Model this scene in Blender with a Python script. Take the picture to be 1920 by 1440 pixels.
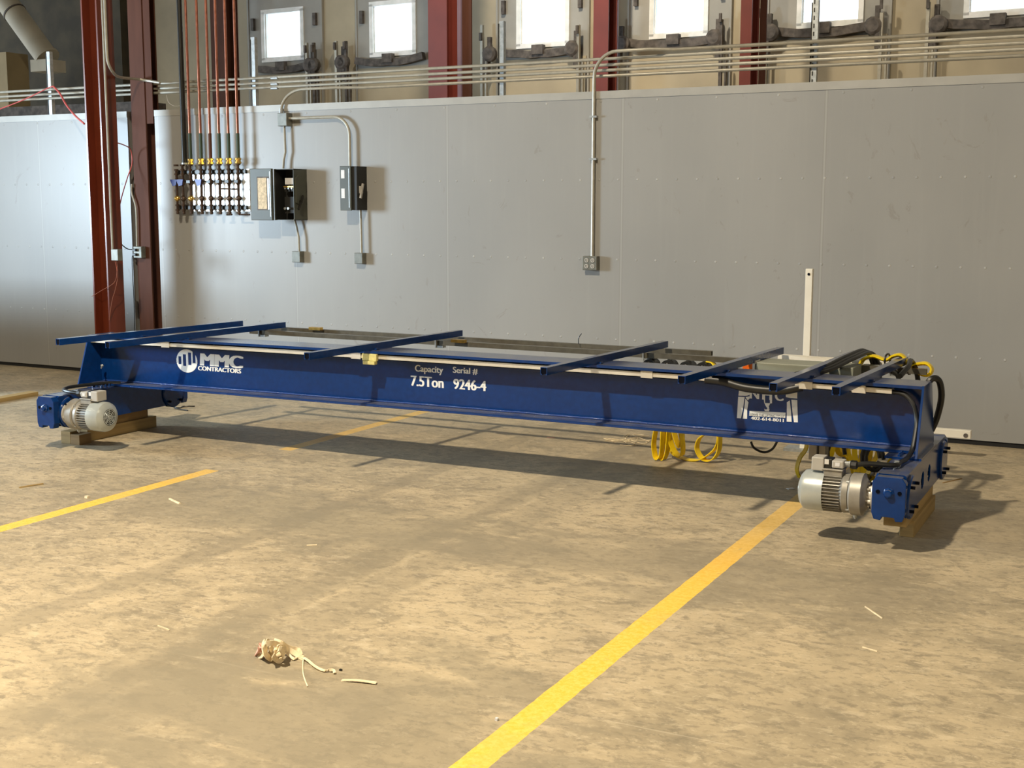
import bpy, bmesh, math, random
from mathutils import Vector, Matrix
random.seed(7)
for o in list(bpy.data.objects): bpy.data.objects.remove(o)
scene = bpy.context.scene
COL = scene.collection
R = math.radians

# ------------------------------------------------------------------ camera
H = 1.64
F_PX = 2367.78
Fv = Vector((-0.45084213, 0.88145686, -0.14062424))
Rv = Vector((0.89021076, 0.45554667, 0.00142385))
Uv = Vector((-0.06531597, 0.12454328, 0.99006202))
cd = bpy.data.cameras.new('camera'); cam = bpy.data.objects.new('camera', cd); COL.objects.link(cam)
cd.sensor_width = 36; cd.lens = F_PX/1920*36; cd.clip_end = 200
m = Matrix((( Rv.x, Uv.x, -Fv.x), (Rv.y, Uv.y, -Fv.y), (Rv.z, Uv.z, -Fv.z))).to_4x4()
m.translation = Vector((0, 0, H)); cam.matrix_world = m
scene.camera = cam

# ------------------------------------------------------------------ world, light, exposure
scene.view_settings.view_transform = 'Standard'; scene.view_settings.look = 'None'
scene.view_settings.gamma = 1; scene.view_settings.exposure = 0.0
try: scene.view_settings.use_curve_mapping = False
except Exception: pass
w = bpy.data.worlds.new('sky'); scene.world = w; w.use_nodes = True
w.node_tree.nodes['Background'].inputs[0].default_value = (.82, .93, 1, 1)
w.node_tree.nodes['Background'].inputs[1].default_value = 3.0
def area(name, loc, target, sx, sy, power, color, shape='RECTANGLE', spread=180):
    l = bpy.data.lights.new(name, 'AREA'); l.shape = shape; l.size = sx; l.size_y = sy
    l.energy = power; l.color = color; l.spread = R(spread)
    o = bpy.data.objects.new(name, l); COL.objects.link(o); o.location = loc
    o.rotation_euler = (Vector(target)-Vector(loc)).to_track_quat('-Z', 'Y').to_euler()
    return o
WARM = (1, .87, .66)
# high bay lamps under the roof, followed by added fill lamps
area('bay_and_fill_lamp', (-4.05, 1.6, 7.0), (-4.05, 1.6, 0), .34, .34, 1030, WARM, 'DISK')
area('bay_and_fill_lamp', (5.2, 1.6, 7.0), (5.2, 1.6, 0), .34, .34, 280, WARM, 'DISK')
area('bay_and_fill_lamp', (-13.0, 1.6, 7.0), (-13.0, 1.6, 0), .34, .34, 60, WARM, 'DISK')
area('bay_and_fill_lamp', (-4.05, -6.5, 7.0), (-4.05, -6.5, 0), .34, .34, 80, WARM, 'DISK')  # added fill lamp behind the camera
area('bay_and_fill_lamp', (5.2, -6.5, 7.0), (5.2, -6.5, 0), .34, .34, 160, WARM, 'DISK')  # another added fill, out of view
area('bay_and_fill_lamp', (-6.0, 10.4, 7.6), (-6.0, 14.6, 3.2), .34, .34, 125, WARM, 'DISK', spread=110)  # added to brighten the far wall, narrowed to miss the floor
area('bay_and_fill_lamp', (-0.8, 10.4, 7.6), (-0.8, 14.6, 3.2), .34, .34, 32, WARM, 'DISK', spread=110)  # added to even out the light along the far wall
# daylight through the open dock door in the left wall
area('dock_daylight', (-13.3, 3.6, 2.0), (-8.6, 6.7, 1.75), 1.7, 1.5, 365, (.66, .84, 1), spread=120)

# ------------------------------------------------------------------ pixel helpers (photo 1920x1440)
def ray(x, y): return Fv*F_PX + Rv*(x-960) + Uv*(720-y)
O = Vector((0, 0, H))
def onz(x, y, z=0): d = ray(x, y); return O + d*((z-H)/d.z)
def ony(x, y, Y): d = ray(x, y); return O + d*(Y/d.y)
def onx(x, y, X): d = ray(x, y); return O + d*(X/d.x)
def onpl(x, y, P0, n): d = ray(x, y); return O + d*((P0-O).dot(n)/d.dot(n))

# ------------------------------------------------------------------ materials
def newmat(name):
    m = bpy.data.materials.new(name); m.use_nodes = True
    return m, m.node_tree.nodes, m.node_tree.links, m.node_tree.nodes['Principled BSDF']
def mat(name, col, rough=.5, metal=0, var=.12, scale=8, bump=.0, col2=None, stretch=(1, 1, 1), coat=0, emis=None, detail=6, spec=None, dust=0):
    m, N, L, b = newmat(name)
    b.inputs['Roughness'].default_value = rough; b.inputs['Metallic'].default_value = metal
    if coat: b.inputs['Coat Weight'].default_value = coat; b.inputs['Coat Roughness'].default_value = .06
    tc = N.new('ShaderNodeTexCoord'); mp = N.new('ShaderNodeMapping'); mp.inputs['Scale'].default_value = stretch
    L.new(tc.outputs['Object'], mp.inputs[0])
    n = N.new('ShaderNodeTexNoise'); n.inputs['Scale'].default_value = scale; n.inputs['Detail'].default_value = detail
    L.new(mp.outputs[0], n.inputs['Vector'])
    cr = N.new('ShaderNodeValToRGB'); L.new(n.outputs['Fac'], cr.inputs[0])
    c2 = col2 or tuple(c*(1-var) for c in col); c1 = col if col2 else tuple(min(1, c*(1+var)) for c in col)
    cr.color_ramp.elements[0].position = .35; cr.color_ramp.elements[1].position = .65
    cr.color_ramp.elements[0].color = (*c2, 1); cr.color_ramp.elements[1].color = (*c1, 1)
    L.new(cr.outputs[0], b.inputs['Base Color'])
    if spec is not None: b.inputs['Specular IOR Level'].default_value = spec
    if dust:
        g = G(N, L); geo = N.new('ShaderNodeNewGeometry'); sp = N.new('ShaderNodeSeparateXYZ'); L.new(geo.outputs['True Normal'], sp.inputs[0])
        f = g.math('MULTIPLY', g.step(sp.outputs[2], .7, .95), g.math('MULTIPLY', g.step(g.noise(tc.outputs['Object'], 6, 5, .7), .2, .6), dust))
        L.new(g.mix(f, cr.outputs[0], (.15, .145, .14)), b.inputs['Base Color'])
    if bump:
        bp = N.new('ShaderNodeBump'); bp.inputs['Strength'].default_value = bump; bp.inputs['Distance'].default_value = .004
        L.new(n.outputs['Fac'], bp.inputs['Height']); L.new(bp.outputs[0], b.inputs['Normal'])
    return m
class G:
    """tiny node graph helper"""
    def __init__(s, N, L): s.N, s.L = N, L
    def put(s, sock, v):
        if hasattr(v, 'is_linked') or hasattr(v, 'links'): s.L.new(v, sock)
        elif isinstance(v, (tuple, list)) and len(v) == 3 and sock.type == 'RGBA': sock.default_value = (*v, 1)
        else: sock.default_value = v
    def math(s, op, a, b=None, c=None, clamp=False):
        n = s.N.new('ShaderNodeMath'); n.operation = op; n.use_clamp = clamp
        s.put(n.inputs[0], a)
        if b is not None: s.put(n.inputs[1], b)
        if c is not None: s.put(n.inputs[2], c)
        return n.outputs[0]
    def noise(s, vec, scale, detail=5, rough=.55, dist=0):
        n = s.N.new('ShaderNodeTexNoise'); s.L.new(vec, n.inputs['Vector'])
        n.inputs['Scale'].default_value = scale; n.inputs['Detail'].default_value = detail
        n.inputs['Roughness'].default_value = rough; n.inputs['Distortion'].default_value = dist
        return n.outputs['Fac']
    def map(s, vec, scale=(1, 1, 1), rot=(0, 0, 0), loc=(0, 0, 0)):
        n = s.N.new('ShaderNodeMapping'); s.L.new(vec, n.inputs[0])
        n.inputs['Scale'].default_value = scale; n.inputs['Rotation'].default_value = rot; n.inputs['Location'].default_value = loc
        return n.outputs[0]
    def step(s, v, a, b):
        n = s.N.new('ShaderNodeMapRange'); n.interpolation_type = 'SMOOTHSTEP'
        s.put(n.inputs['Value'], v); n.inputs['From Min'].default_value = a; n.inputs['From Max'].default_value = b
        return n.outputs[0]
    def mix(s, f, a, b, mode='MIX'):
        n = s.N.new('ShaderNodeMix'); n.data_type = 'RGBA'; n.blend_type = mode
        s.put(n.inputs[0], f); s.put(n.inputs[6], a); s.put(n.inputs[7], b)
        return n.outputs[2]
def xyz(g):
    tc = g.N.new('ShaderNodeNewGeometry'); sp = g.N.new('ShaderNodeSeparateXYZ'); g.L.new(tc.outputs['Position'], sp.inputs[0])
    return tc.outputs['Position'], sp.outputs[0], sp.outputs[1], sp.outputs[2]

def floor_material():
    m, N, L, b = newmat('concrete_floor'); g = G(N, L); P, X, Y, Z = xyz(g)
    big = g.noise(P, .6, 4, .6)
    mid = g.noise(P, 2.6, 9, .72, .4)
    fine = g.noise(P, 30, 6, .7)
    v = g.math('ADD', g.math('MULTIPLY', big, .45), g.math('MULTIPLY', mid, .55))
    c = g.mix(g.step(v, .38, .60), (.325, .268, .178), (.520, .420, .272))
    def blot(sc_, seed, lo, hi, k, col, st=(1, 1.6, 1), rt=.74):
        n_ = g.noise(g.map(P, st, (0, 0, R(-27)), seed), sc_, 8, rt, .3)
        return g.mix(g.math('MULTIPLY', g.step(n_, lo, hi), k), c, col)
    c = blot(5.5, (3, 1, 0), .515, .60, .52, (.235, .20, .14))
    c = blot(11, (8, 2, 0), .53, .60, .55, (.215, .18, .125))
    c = blot(19, (5, 7, 0), .54, .61, .52, (.20, .17, .115))
    c = blot(9, (1, 9, 0), .535, .62, .50, (.60, .50, .34))
    c = blot(22, (2, 4, 0), .56, .64, .45, (.64, .54, .38))
    # light trowel scratches roughly along X and dark ones across
    for k_, (rz_, sd) in enumerate(((3, (0, 0, 0)), (-4, (2, 5, 0)))):
        sc = g.noise(g.map(P, (.9, 55, 1), (0, 0, R(rz_)), sd), 1.0, 2, .5)
        c = g.mix(g.math('MULTIPLY', g.step(sc, .70, .74), .40), c, (.66, .57, .42))
    sc2 = g.noise(g.map(P, (60, .8, 1), (0, 0, R(8))), 1.0, 2, .5)
    c = g.mix(g.math('MULTIPLY', g.step(sc2, .73, .77), .22), c, (.22, .18, .12))
    # worn wheel tracks parallel to the painted lines
    for (qx, qy, hw, k_) in ((350, 1050, .075, .42), (700, 1060, .07, .34), (250, 1330, .11, .3), (60, 1330, .09, .3), (1560, 1250, .12, .18)):
        xx = onz(qx, qy).x
        dx_ = g.math('ABSOLUTE', g.math('SUBTRACT', g.math('ADD', X, g.math('MULTIPLY', g.math('SUBTRACT', g.noise(P, 6, 6, .7), .5), .10)), xx))
        c = g.mix(g.math('MULTIPLY', g.math('SUBTRACT', 1, g.step(dx_, hw-.015, hw+.02)), k_), c, (.25, .21, .145))
    # dirty traffic zones with ragged outlines
    rag_ = g.math('MULTIPLY', g.math('SUBTRACT', g.noise(g.map(P, (1, 2.2, 1), (0, 0, R(-27))), 1.7, 7, .7, .5), .5), 3.2)
    def zone(px, py, rx, ry, k, col):
        q = onz(px, py)
        a = g.math('DIVIDE', g.math('SUBTRACT', X, q.x), rx); b2_ = g.math('DIVIDE', g.math('SUBTRACT', Y, q.y), ry)
        d_ = g.math('ADD', g.math('SQRT', g.math('ADD', g.math('MULTIPLY', a, a), g.math('MULTIPLY', b2_, b2_))), rag_)
        return g.mix(g.math('MULTIPLY', g.math('SUBTRACT', 1, g.step(d_, .55, 1.15)), k), c, col)
    c = zone(660, 1370, 1.0, .7, .55, (.25, .215, .15)); c = zone(520, 960, 1.6, .55, .5, (.25, .215, .15))
    c = zone(1250, 1060, 1.3, .5, .5, (.26, .22, .155)); c = zone(330, 1330, .8, .5, .5, (.27, .23, .16)); c = zone(1880, 1000, .8, .7, .35, (.26, .22, .16))
    # painted aisle lines run along Y
    wear = g.noise(P, 9, 8, .75, .8)
    wear2 = g.noise(g.map(P, (3, 3, 1)), 14, 6, .8)
    wob = g.math('MULTIPLY', g.math('SUBTRACT', g.noise(P, 12, 5, .6), .5), .012)
    def line(xc, hw, y0, y1):
        dx = g.math('ABSOLUTE', g.math('SUBTRACT', g.math('ADD', X, wob), xc))
        a = g.math('LESS_THAN', dx, hw)
        a = g.math('MULTIPLY', a, g.math('GREATER_THAN', Y, y0)); return g.math('MULTIPLY', a, g.math('LESS_THAN', Y, y1))
    ln = g.math('ADD', line(LB, .052, -20, 8.2), g.math('ADD', line(LA, .05, -20, 6.02), line(LA, .05, 6.75, 8.9)), clamp=True)
    worn = g.math('SUBTRACT', 1, g.math('MULTIPLY', g.step(wear, .60, .72), .55))
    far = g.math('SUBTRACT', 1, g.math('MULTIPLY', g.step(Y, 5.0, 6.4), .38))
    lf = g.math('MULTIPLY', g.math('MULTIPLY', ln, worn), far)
    yc = g.mix(g.step(wear2, .4, .62), (.86, .50, .055), (.93, .60, .13))
    c = g.mix(lf, c, g.mix(g.math('MULTIPLY', g.step(mid, .5, .62), .25), yc, (.62, .42, .14)))
    L.new(c, b.inputs['Base Color'])
    rg = g.math('ADD', g.math('MULTIPLY', mid, .30), .36); L.new(rg, b.inputs['Roughness'])
    b.inputs['Specular IOR Level'].default_value = .35
    bp = N.new('ShaderNodeBump'); bp.inputs['Strength'].default_value = .16; bp.inputs['Distance'].default_value = .006
    L.new(fine, bp.inputs['Height']); L.new(bp.outputs[0], b.inputs['Normal'])
    return m
LB = -1.715
LA = onz(205, 935).x
YW = 9.09            # front face of the panelled partition
def panel_material():
    m, N, L, b = newmat('grey_wall_panel'); g = G(N, L); P, X, Y, Z = xyz(g)
    big = g.noise(g.map(P, (.5, 1, .35)), 1.3, 4, .5)
    c = g.mix(g.step(big, .35, .65), (.288, .286, .275), (.322, .318, .304))
    vs = g.noise(g.map(P, (9, 1, .5)), 2.0, 4, .6)
    c = g.mix(g.math('MULTIPLY', g.step(vs, .5, .75), .10), c, (.40, .395, .38))
    # seams every 1.53 m
    fx = g.math('FRACT', g.math('DIVIDE', g.math('SUBTRACT', X, -3.707-15.4), 1.54))
    dx = g.math('MULTIPLY', g.math('ABSOLUTE', g.math('SUBTRACT', fx, .5)), 1.54)
    seam = g.math('GREATER_THAN', dx, .7645)
    c = g.mix(g.math('MULTIPLY', seam, .35), c, (.44, .43, .41))
    seam2 = g.math('MULTIPLY', g.math('GREATER_THAN', dx, .757), g.math('LESS_THAN', dx, .762))
    c = g.mix(g.math('MULTIPLY', seam2, .35), c, (.24, .22, .2))
    # smudges and handling marks
    sm = g.noise(g.map(P, (1, 1, .8), (0, 0, 0), (3, 0, 1)), 3.3, 5, .7, 1.6)
    c = g.mix(g.math('MULTIPLY', g.step(sm, .63, .70), .5), c, (.23, .215, .19))
    sm2 = g.noise(g.map(P, (1.4, 1, .7), (0, R(35), 0)), 7.0, 3, .6, 1.0)
    c = g.mix(g.math('MULTIPLY', g.step(sm2, .69, .74), .5), c, (.26, .245, .22))
    # fastener heads in rows
    def dots(zc, pitch):
        f = g.math('FRACT', g.math('DIVIDE', g.math('ADD', X, 40), pitch))
        a = g.math('MULTIPLY', g.math('SUBTRACT', f, .5), pitch); bb = g.math('SUBTRACT', Z, zc)
        d = g.math('SQRT', g.math('ADD', g.math('MULTIPLY', a, a), g.math('MULTIPLY', bb, bb)))
        return g.math('SUBTRACT', 1, g.step(d, .006, .010))
    dd = g.math('MAXIMUM', g.math('MAXIMUM', dots(.60, .158), dots(1.22, .158)), g.math('MAXIMUM', dots(1.83, .158), dots(2.42, .46)))
    dn = g.step(g.noise(P, 5.0, 2), .42, .6)
    c = g.mix(g.math('MULTIPLY', g.math('MULTIPLY', dd, dn), .45), c, (.55, .53, .49))
    L.new(c, b.inputs['Base Color']); b.inputs['Roughness'].default_value = .38; b.inputs['Specular IOR Level'].default_value = .45
    bp = N.new('ShaderNodeBump'); bp.inputs['Strength'].default_value = .6; bp.inputs['Distance'].default_value = .004
    L.new(dd, bp.inputs['Height'])
    bp2 = N.new('ShaderNodeBump'); bp2.inputs['Strength'].default_value = .05; bp2.inputs['Distance'].default_value = .05
    L.new(big, bp2.inputs['Height']); L.new(bp.outputs[0], bp2.inputs['Normal']); L.new(bp2.outputs[0], b.inputs['Normal'])
    return m
M = {}
M['floor'] = floor_material(); M['panel'] = panel_material()
M['black'] = mat('black_gap', (.012, .011, .01), .9)
M['trim'] = mat('aluminium_trim', (.37, .36, .33), .45, .1, .05)
M['conc'] = mat('cast_concrete', (.52, .45, .32), .9, col2=(.42, .36, .26), scale=1.6, bump=.3)
M['conc_shade'] = mat('wall_shade_dark', (.095, .08, .055), .95, col2=(.06, .052, .04), scale=3, bump=.3)  # unlit left part of the far wall, its shade put into the colour
M['door'] = mat('grey_dock_door', (.40, .385, .35), .7, col2=(.33, .32, .29), scale=2.5)
M['ceil'] = mat('roof_deck', (.16, .15, .14), .9)
M['concr'] = mat('painted_block_wall', (.22, .20, .17), .9)
M['frame'] = mat('white_window_frame', (.92, .95, .93), .5)
M['blue'] = mat('blue_crane_paint', (.003, .033, .155), .17, 0, .10, 30, spec=.36, dust=.75)
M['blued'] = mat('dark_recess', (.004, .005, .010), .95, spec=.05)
M['weld'] = mat('wet_look_weld_bead', (.02, .06, .24), .12, 0, .1, 160, .9)
M['alu'] = mat('aluminium_rail', (.72, .69, .62), .38, .35, .06, 12)
M['galv'] = mat('galvanised_steel', (.42, .44, .44), .42, .6, .15, 40)
M['rail'] = mat('steel_c_rail', (.13, .12, .095), .30, .25, .15, 20)
M['boxm'] = mat('dull_steel_box', (.17, .17, .145), .45, .3, .15, 25)
M['emt'] = mat('steel_conduit', (.40, .375, .31), .42, .35, .08, 20)
M['red'] = mat('red_oxide_steel', (.135, .024, .009), .36, 0, .18, 3, .05, stretch=(3, 3, .5), coat=.1)
M['redb'] = mat('red_painted_steel', (.17, .03, .02), .5, 0, .1, 3)
M['redt'] = mat('dusty_red_steel', (.10, .042, .028), .65, 0, .15, 3, stretch=(3, 3, .5), spec=.12)
M['copper'] = mat('copper_pipe', (.40, .155, .10), .30, .85, .15, 20)
M['brass'] = mat('brass_fitting', (.80, .52, .14), .3, .9, .15, 30)
M['bronze'] = mat('tarnished_copper', (.075, .045, .028), .45, .5, .25, 30)
M['ironp'] = mat('black_iron_pipe', (.018, .017, .014), .35, .3, .1)
M['green'] = mat('green_insulated_sleeve', (.035, .055, .03), .6, 0, .1)
M['bluev'] = mat('blue_valve_handle', (.02, .04, .28), .4, 0, .1)
M['dgreen'] = mat('dark_grey_enclosure', (.068, .072, .055), .45, 0, .1, 5)
M['boxin'] = mat('black_enclosure_inside', (.012, .012, .011), .6)
M['paper'] = mat('tan_paper_label', (.62, .50, .34), .8, 0, .2, 60)
M['label'] = mat('white_label', (.72, .72, .72), .6, 0, .05, 50)
M['white'] = mat('white_paint', (.80, .76, .66), .5, 0, .06, 6)
M['board'] = mat('white_backing_board', (.95, .97, .98), .2, .55, .02, 6)
M['decal'] = mat('white_vinyl_decal', (.78, .80, .80), .45, 0, .02, 6)
M['dink'] = mat('dark_decal_ink', (.012, .014, .02), .5)
M['motor'] = mat('cast_grey_motor', (.34, .32, .28), .42, .35, .1, 20)
M['fanc'] = mat('light_grey_motor_cover', (.47, .50, .48), .30, .3, .05, 20)
M['plast'] = mat('grey_plastic', (.42, .40, .36), .5, 0, .05)
M['rub'] = mat('black_rubber', (.014, .014, .013), .42, 0, .1, 40)
M['wood'] = mat('pine_timber', (.38, .26, .10), .75, 0, .22, 5, .2, stretch=(1, .12, 5))
M['woodd'] = mat('dark_pine_timber', (.30, .19, .075), .8, 0, .2, 5, .2, stretch=(1, .12, 5))
M['yel'] = mat('yellow_flat_cable', (.92, .66, .012), .40, 0, .10, 12)
M['redc'] = mat('red_cord', (.55, .09, .08), .5)
M['duct'] = mat('cream_duct', (.48, .44, .34), .6, 0, .1, 3)
M['tan'] = mat('tan_column', (.42, .33, .19), .8, 0, .1, 2)
M['lav_highlight'] = mat('lavender_highlight_steel', (.30, .22, .31), .5, 0, .1, 2)  # highlight on the far columns' side flanges, put into the colour
M['rust'] = mat('dark_rusty_steel', (.10, .085, .075), .7, 0, .4, 14, .4)
M['orange'] = mat('orange_plastic', (.90, .16, .01), .4)
M['cab'] = mat('grey_green_cabinet', (.26, .27, .215), .5, 0, .05)
M['rag'] = mat('frayed_cream_strap', (.80, .67, .45), .85, 0, .14, 30, .3)
M['pink'] = mat('pale_pink_scrap', (.75, .42, .33), .8)
M['yplas'] = mat('yellowed_plastic', (.66, .58, .22), .4, 0, .15, 40)
def glass_mat():
    m, N, L, b = newmat('window_glass'); b.inputs['Base Color'].default_value = (.92, .97, 1, 1)
    b.inputs['Roughness'].default_value = .02; b.inputs['Transmission Weight'].default_value = 1; b.inputs['IOR'].default_value = 1.01
    return m
M['glass'] = glass_mat()

# ------------------------------------------------------------------ mesh helpers
NOSPLIT = {'lettering', 'slogan_lettering', 'round_logo', 'cooling_fins', 'slots', 'fan_grille', 'inner_web', 'pane'}
class MB:
    def __init__(s, T=None): s.v = []; s.f = []; s.sm = []; s.T = T
    def _add(s, vs, fs, smooth=False):
        k = len(s.v)
        for p in vs:
            p = Vector(p); s.v.append(s.T @ p if s.T else p)
        for q in fs: s.f.append([k+i for i in q]); s.sm.append(smooth)
        return s
    def box(s, x0, x1, y0, y1, z0, z1):
        vs = [(x, y, z) for x in (x0, x1) for y in (y0, y1) for z in (z0, z1)]
        return s._add(vs, [(0, 1, 3, 2), (4, 6, 7, 5), (0, 4, 5, 1), (2, 3, 7, 6), (0, 2, 6, 4), (1, 5, 7, 3)])
    def obox(s, c, sx, sy, sz, Mx=None):
        Mx = Mx or Matrix.Identity(3); c = Vector(c)
        vs = [c + Mx @ Vector((a*sx/2, b*sy/2, d*sz/2)) for a in (-1, 1) for b in (-1, 1) for d in (-1, 1)]
        return s._add(vs, [(0, 1, 3, 2), (4, 6, 7, 5), (0, 4, 5, 1), (2, 3, 7, 6), (0, 2, 6, 4), (1, 5, 7, 3)])
    def bar(s, a, b, wd, ht, up=Vector((0, 0, 1))):
        a = Vector(a); b = Vector(b); d = (b-a).normalized(); sd = d.cross(up).normalized(); u = sd.cross(d)
        vs = [p + sd*(i*wd/2) + u*(j*ht/2) for p in (a, b) for (i, j) in ((-1, -1), (1, -1), (1, 1), (-1, 1))]
        return s._add(vs, [(3, 2, 1, 0), (4, 5, 6, 7), (0, 1, 5, 4), (1, 2, 6, 5), (2, 3, 7, 6), (3, 0, 4, 7)])
    def sweep(s, pts, prof, closed=True, up=Vector((0, 0, 1)), smooth=True, caps=True, ups=None):
        pts = [Vector(p) for p in pts]; n = len(prof); vs = []; prev = None
        for i, p in enumerate(pts):
            d = (pts[min(i+1, len(pts)-1)] - pts[max(i-1, 0)]).normalized()
            if ups: uu = ups[i]
            else: uu = prev if prev is not None else (up if abs(d.dot(up)) < .95 else Vector((1, 0, 0)))
            sd = d.cross(uu)
            if sd.length < 1e-4: sd = d.cross(Vector((0, 1, 0)))
            sd.normalize(); u = sd.cross(d).normalized(); prev = u
            for (a, b) in prof: vs.append(p + sd*a + u*b)
        fs = []
        for i in range(len(pts)-1):
            for j in range(n if closed else n-1):
                k = (j+1) % n; fs.append((i*n+j, i*n+k, (i+1)*n+k, (i+1)*n+j))
        s._add(vs, fs, smooth)
        if closed and caps:
            s._add(vs[:n], [tuple(range(n))[::-1]]); s._add(vs[-n:], [tuple(range(n))])
        return s
    def tube(s, pts, r, seg=10, caps=True):
        return s.sweep(pts, [(r*math.cos(2*math.pi*k/seg), r*math.sin(2*math.pi*k/seg)) for k in range(seg)], caps=caps)
    def cyl(s, a, b, r, seg=16): return s.tube([a, b], r, seg)
    def lathe(s, a, d, prof, seg=24, smooth=True):
        """prof: (distance along d, radius)"""
        a = Vector(a); d = Vector(d).normalized(); u = d.orthogonal().normalized(); w_ = d.cross(u); vs = []
        for (t, r) in prof:
            for k in range(seg):
                an = 2*math.pi*k/seg; vs.append(a + d*t + (u*math.cos(an)+w_*math.sin(an))*r)
        fs = [(i*seg+j, i*seg+(j+1) % seg, (i+1)*seg+(j+1) % seg, (i+1)*seg+j) for i in range(len(prof)-1) for j in range(seg)]
        s._add(vs, fs, smooth); n = len(prof)
        s._add(vs[:seg], [tuple(range(seg))[::-1]]); s._add(vs[(n-1)*seg:], [tuple(range(seg))])
        return s
    def prism(s, poly, axis, a, b):
        """poly in the two other axes; axis in 'xyz'"""
        def P(u, v, t):
            return {'x': (t, u, v), 'y': (u, t, v), 'z': (u, v, t)}[axis]
        n = len(poly); vs = [P(u, v, a) for u, v in poly] + [P(u, v, b) for u, v in poly]
        fs = [tuple(range(n)), tuple(range(2*n-1, n-1, -1))] + [(i, i+n, (i+1) % n+n, (i+1) % n) for i in range(n)]
        return s._add(vs, fs)
    def ball(s, c, r, seg=10, ring=6, sc=(1, 1, 1)):
        c = Vector(c); vs = []; fs = []
        for i in range(ring+1):
            th = math.pi*i/ring
            for j in range(seg):
                ph = 2*math.pi*j/seg
                vs.append(c+Vector((r*sc[0]*math.sin(th)*math.cos(ph), r*sc[1]*math.sin(th)*math.sin(ph), r*sc[2]*math.cos(th))))
        for i in range(ring):
            for j in range(seg): fs.append((i*seg+j, (i+1)*seg+j, (i+1)*seg+(j+1) % seg, i*seg+(j+1) % seg))
        return s._add(vs, fs, True)
    def comps(s):
        n = len(s.v); par = list(range(n))
        def fd_(i):
            while par[i] != i: par[i] = par[par[i]]; i = par[i]
            return i
        key = {}
        for i, p in enumerate(s.v):
            k = (round(p.x, 5), round(p.y, 5), round(p.z, 5))
            if k in key: par[fd_(i)] = fd_(key[k])
            else: key[k] = i
        for q in s.f:
            for i in q[1:]: par[fd_(i)] = fd_(q[0])
        g = {}
        for i in range(n): g.setdefault(fd_(i), []).append(i)
        cl = []
        for ids in g.values():
            lo = [min(s.v[i][k] for i in ids)-.0004 for k in range(3)]; hi = [max(s.v[i][k] for i in ids)+.0004 for k in range(3)]
            ids = set(ids); keep = []
            for c in cl:
                if all(c[1][k] <= hi[k] and c[2][k] >= lo[k] for k in range(3)):
                    ids |= c[0]; lo = [min(lo[k], c[1][k]) for k in range(3)]; hi = [max(hi[k], c[2][k]) for k in range(3)]
                else: keep.append(c)
            cl = keep+[(ids, lo, hi)]
        out = []
        for ids, _, _ in cl:
            m_ = MB(); mp = {}
            for i in sorted(ids): mp[i] = len(m_.v); m_.v.append(s.v[i])
            for q, sm in zip(s.f, s.sm):
                if q[0] in mp: m_.f.append([mp[i] for i in q]); m_.sm.append(sm)
            out.append(m_)
        return out
    def build(s, name, mt, parent=None, bevel=0, **kw):
        if parent is not None and name not in NOSPLIT and not kw.get('whole'):
            cs = s.comps()
            if 1 < len(cs) <= 12:
                r = [c.build(name, mt, parent, bevel, whole=True, **kw) for c in cs]
                return r[0]
        me = bpy.data.meshes.new(name); o = bpy.data.objects.new(name, me); COL.objects.link(o)
        bm = bmesh.new(); vv = [bm.verts.new(p) for p in s.v]
        for q, sm in zip(s.f, s.sm):
            try: f = bm.faces.new([vv[i] for i in q]); f.smooth = sm
            except ValueError: pass
        bmesh.ops.recalc_face_normals(bm, faces=bm.faces)
        org = Vector((0, 0, 0))
        if parent is None and not kw.get('keep'):
            xs = [v.co for v in bm.verts]
            org = Vector(((min(p.x for p in xs)+max(p.x for p in xs))/2, (min(p.y for p in xs)+max(p.y for p in xs))/2, min(p.z for p in xs)))
            bmesh.ops.translate(bm, verts=bm.verts, vec=-org)
            o.location = org
        elif parent is not None:
            par = parent; off = Vector((0, 0, 0))
            while par is not None: off += par.location; par = par.parent
            bmesh.ops.translate(bm, verts=bm.verts, vec=-off)
            o.parent = parent
        for e in bm.edges:
            if len(e.link_faces) == 2 and e.calc_face_angle(0) > .62: e.smooth = False
        bm.to_mesh(me); bm.free(); me.materials.append(M[mt] if isinstance(mt, str) else mt)
        if bevel:
            bv = o.modifiers.new('bevel', 'BEVEL'); bv.width = bevel; bv.segments = 2; bv.limit_method = 'ANGLE'
            bv.harden_normals = False
        return o
def tag(o, label, cat, group=None, kind=None):
    if label: o['label'] = label
    if cat: o['category'] = cat
    if group: o['group'] = group
    if kind: o['kind'] = kind
    return o
def thing(name, loc, label, cat, group=None):
    o = bpy.data.objects.new(name, None); COL.objects.link(o); o.location = loc; o.empty_display_size = .1
    return tag(o, label, cat, group)
def struct(name, mb, mt, parent=None, **kw):
    o = mb.build(name, mt, parent, keep=True, **kw)
    if parent is None: o['kind'] = 'structure'
    return o
def arc(c, r, a0, a1, n, ax=('x', 'z')):
    """points on an arc in a plane"""
    out = []
    for i in range(n+1):
        t = a0+(a1-a0)*i/n; p = Vector(c)
        setattr(p, ax[0], getattr(p, ax[0])+r*math.cos(t)); setattr(p, ax[1], getattr(p, ax[1])+r*math.sin(t)); out.append(p)
    return out
def smooth_path(P, n=6):
    P = [Vector(p) for p in P]; out = []
    for i in range(len(P)-1):
        p0 = P[max(i-1, 0)]; p1 = P[i]; p2 = P[i+1]; p3 = P[min(i+2, len(P)-1)]
        for k in range(n):
            t = k/n; out.append(.5*((2*p1)+(p2-p0)*t+(2*p0-5*p1+4*p2-p3)*t*t+(3*p1-p0-3*p2+p3)*t**3))
    out.append(P[-1]); return out

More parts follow.
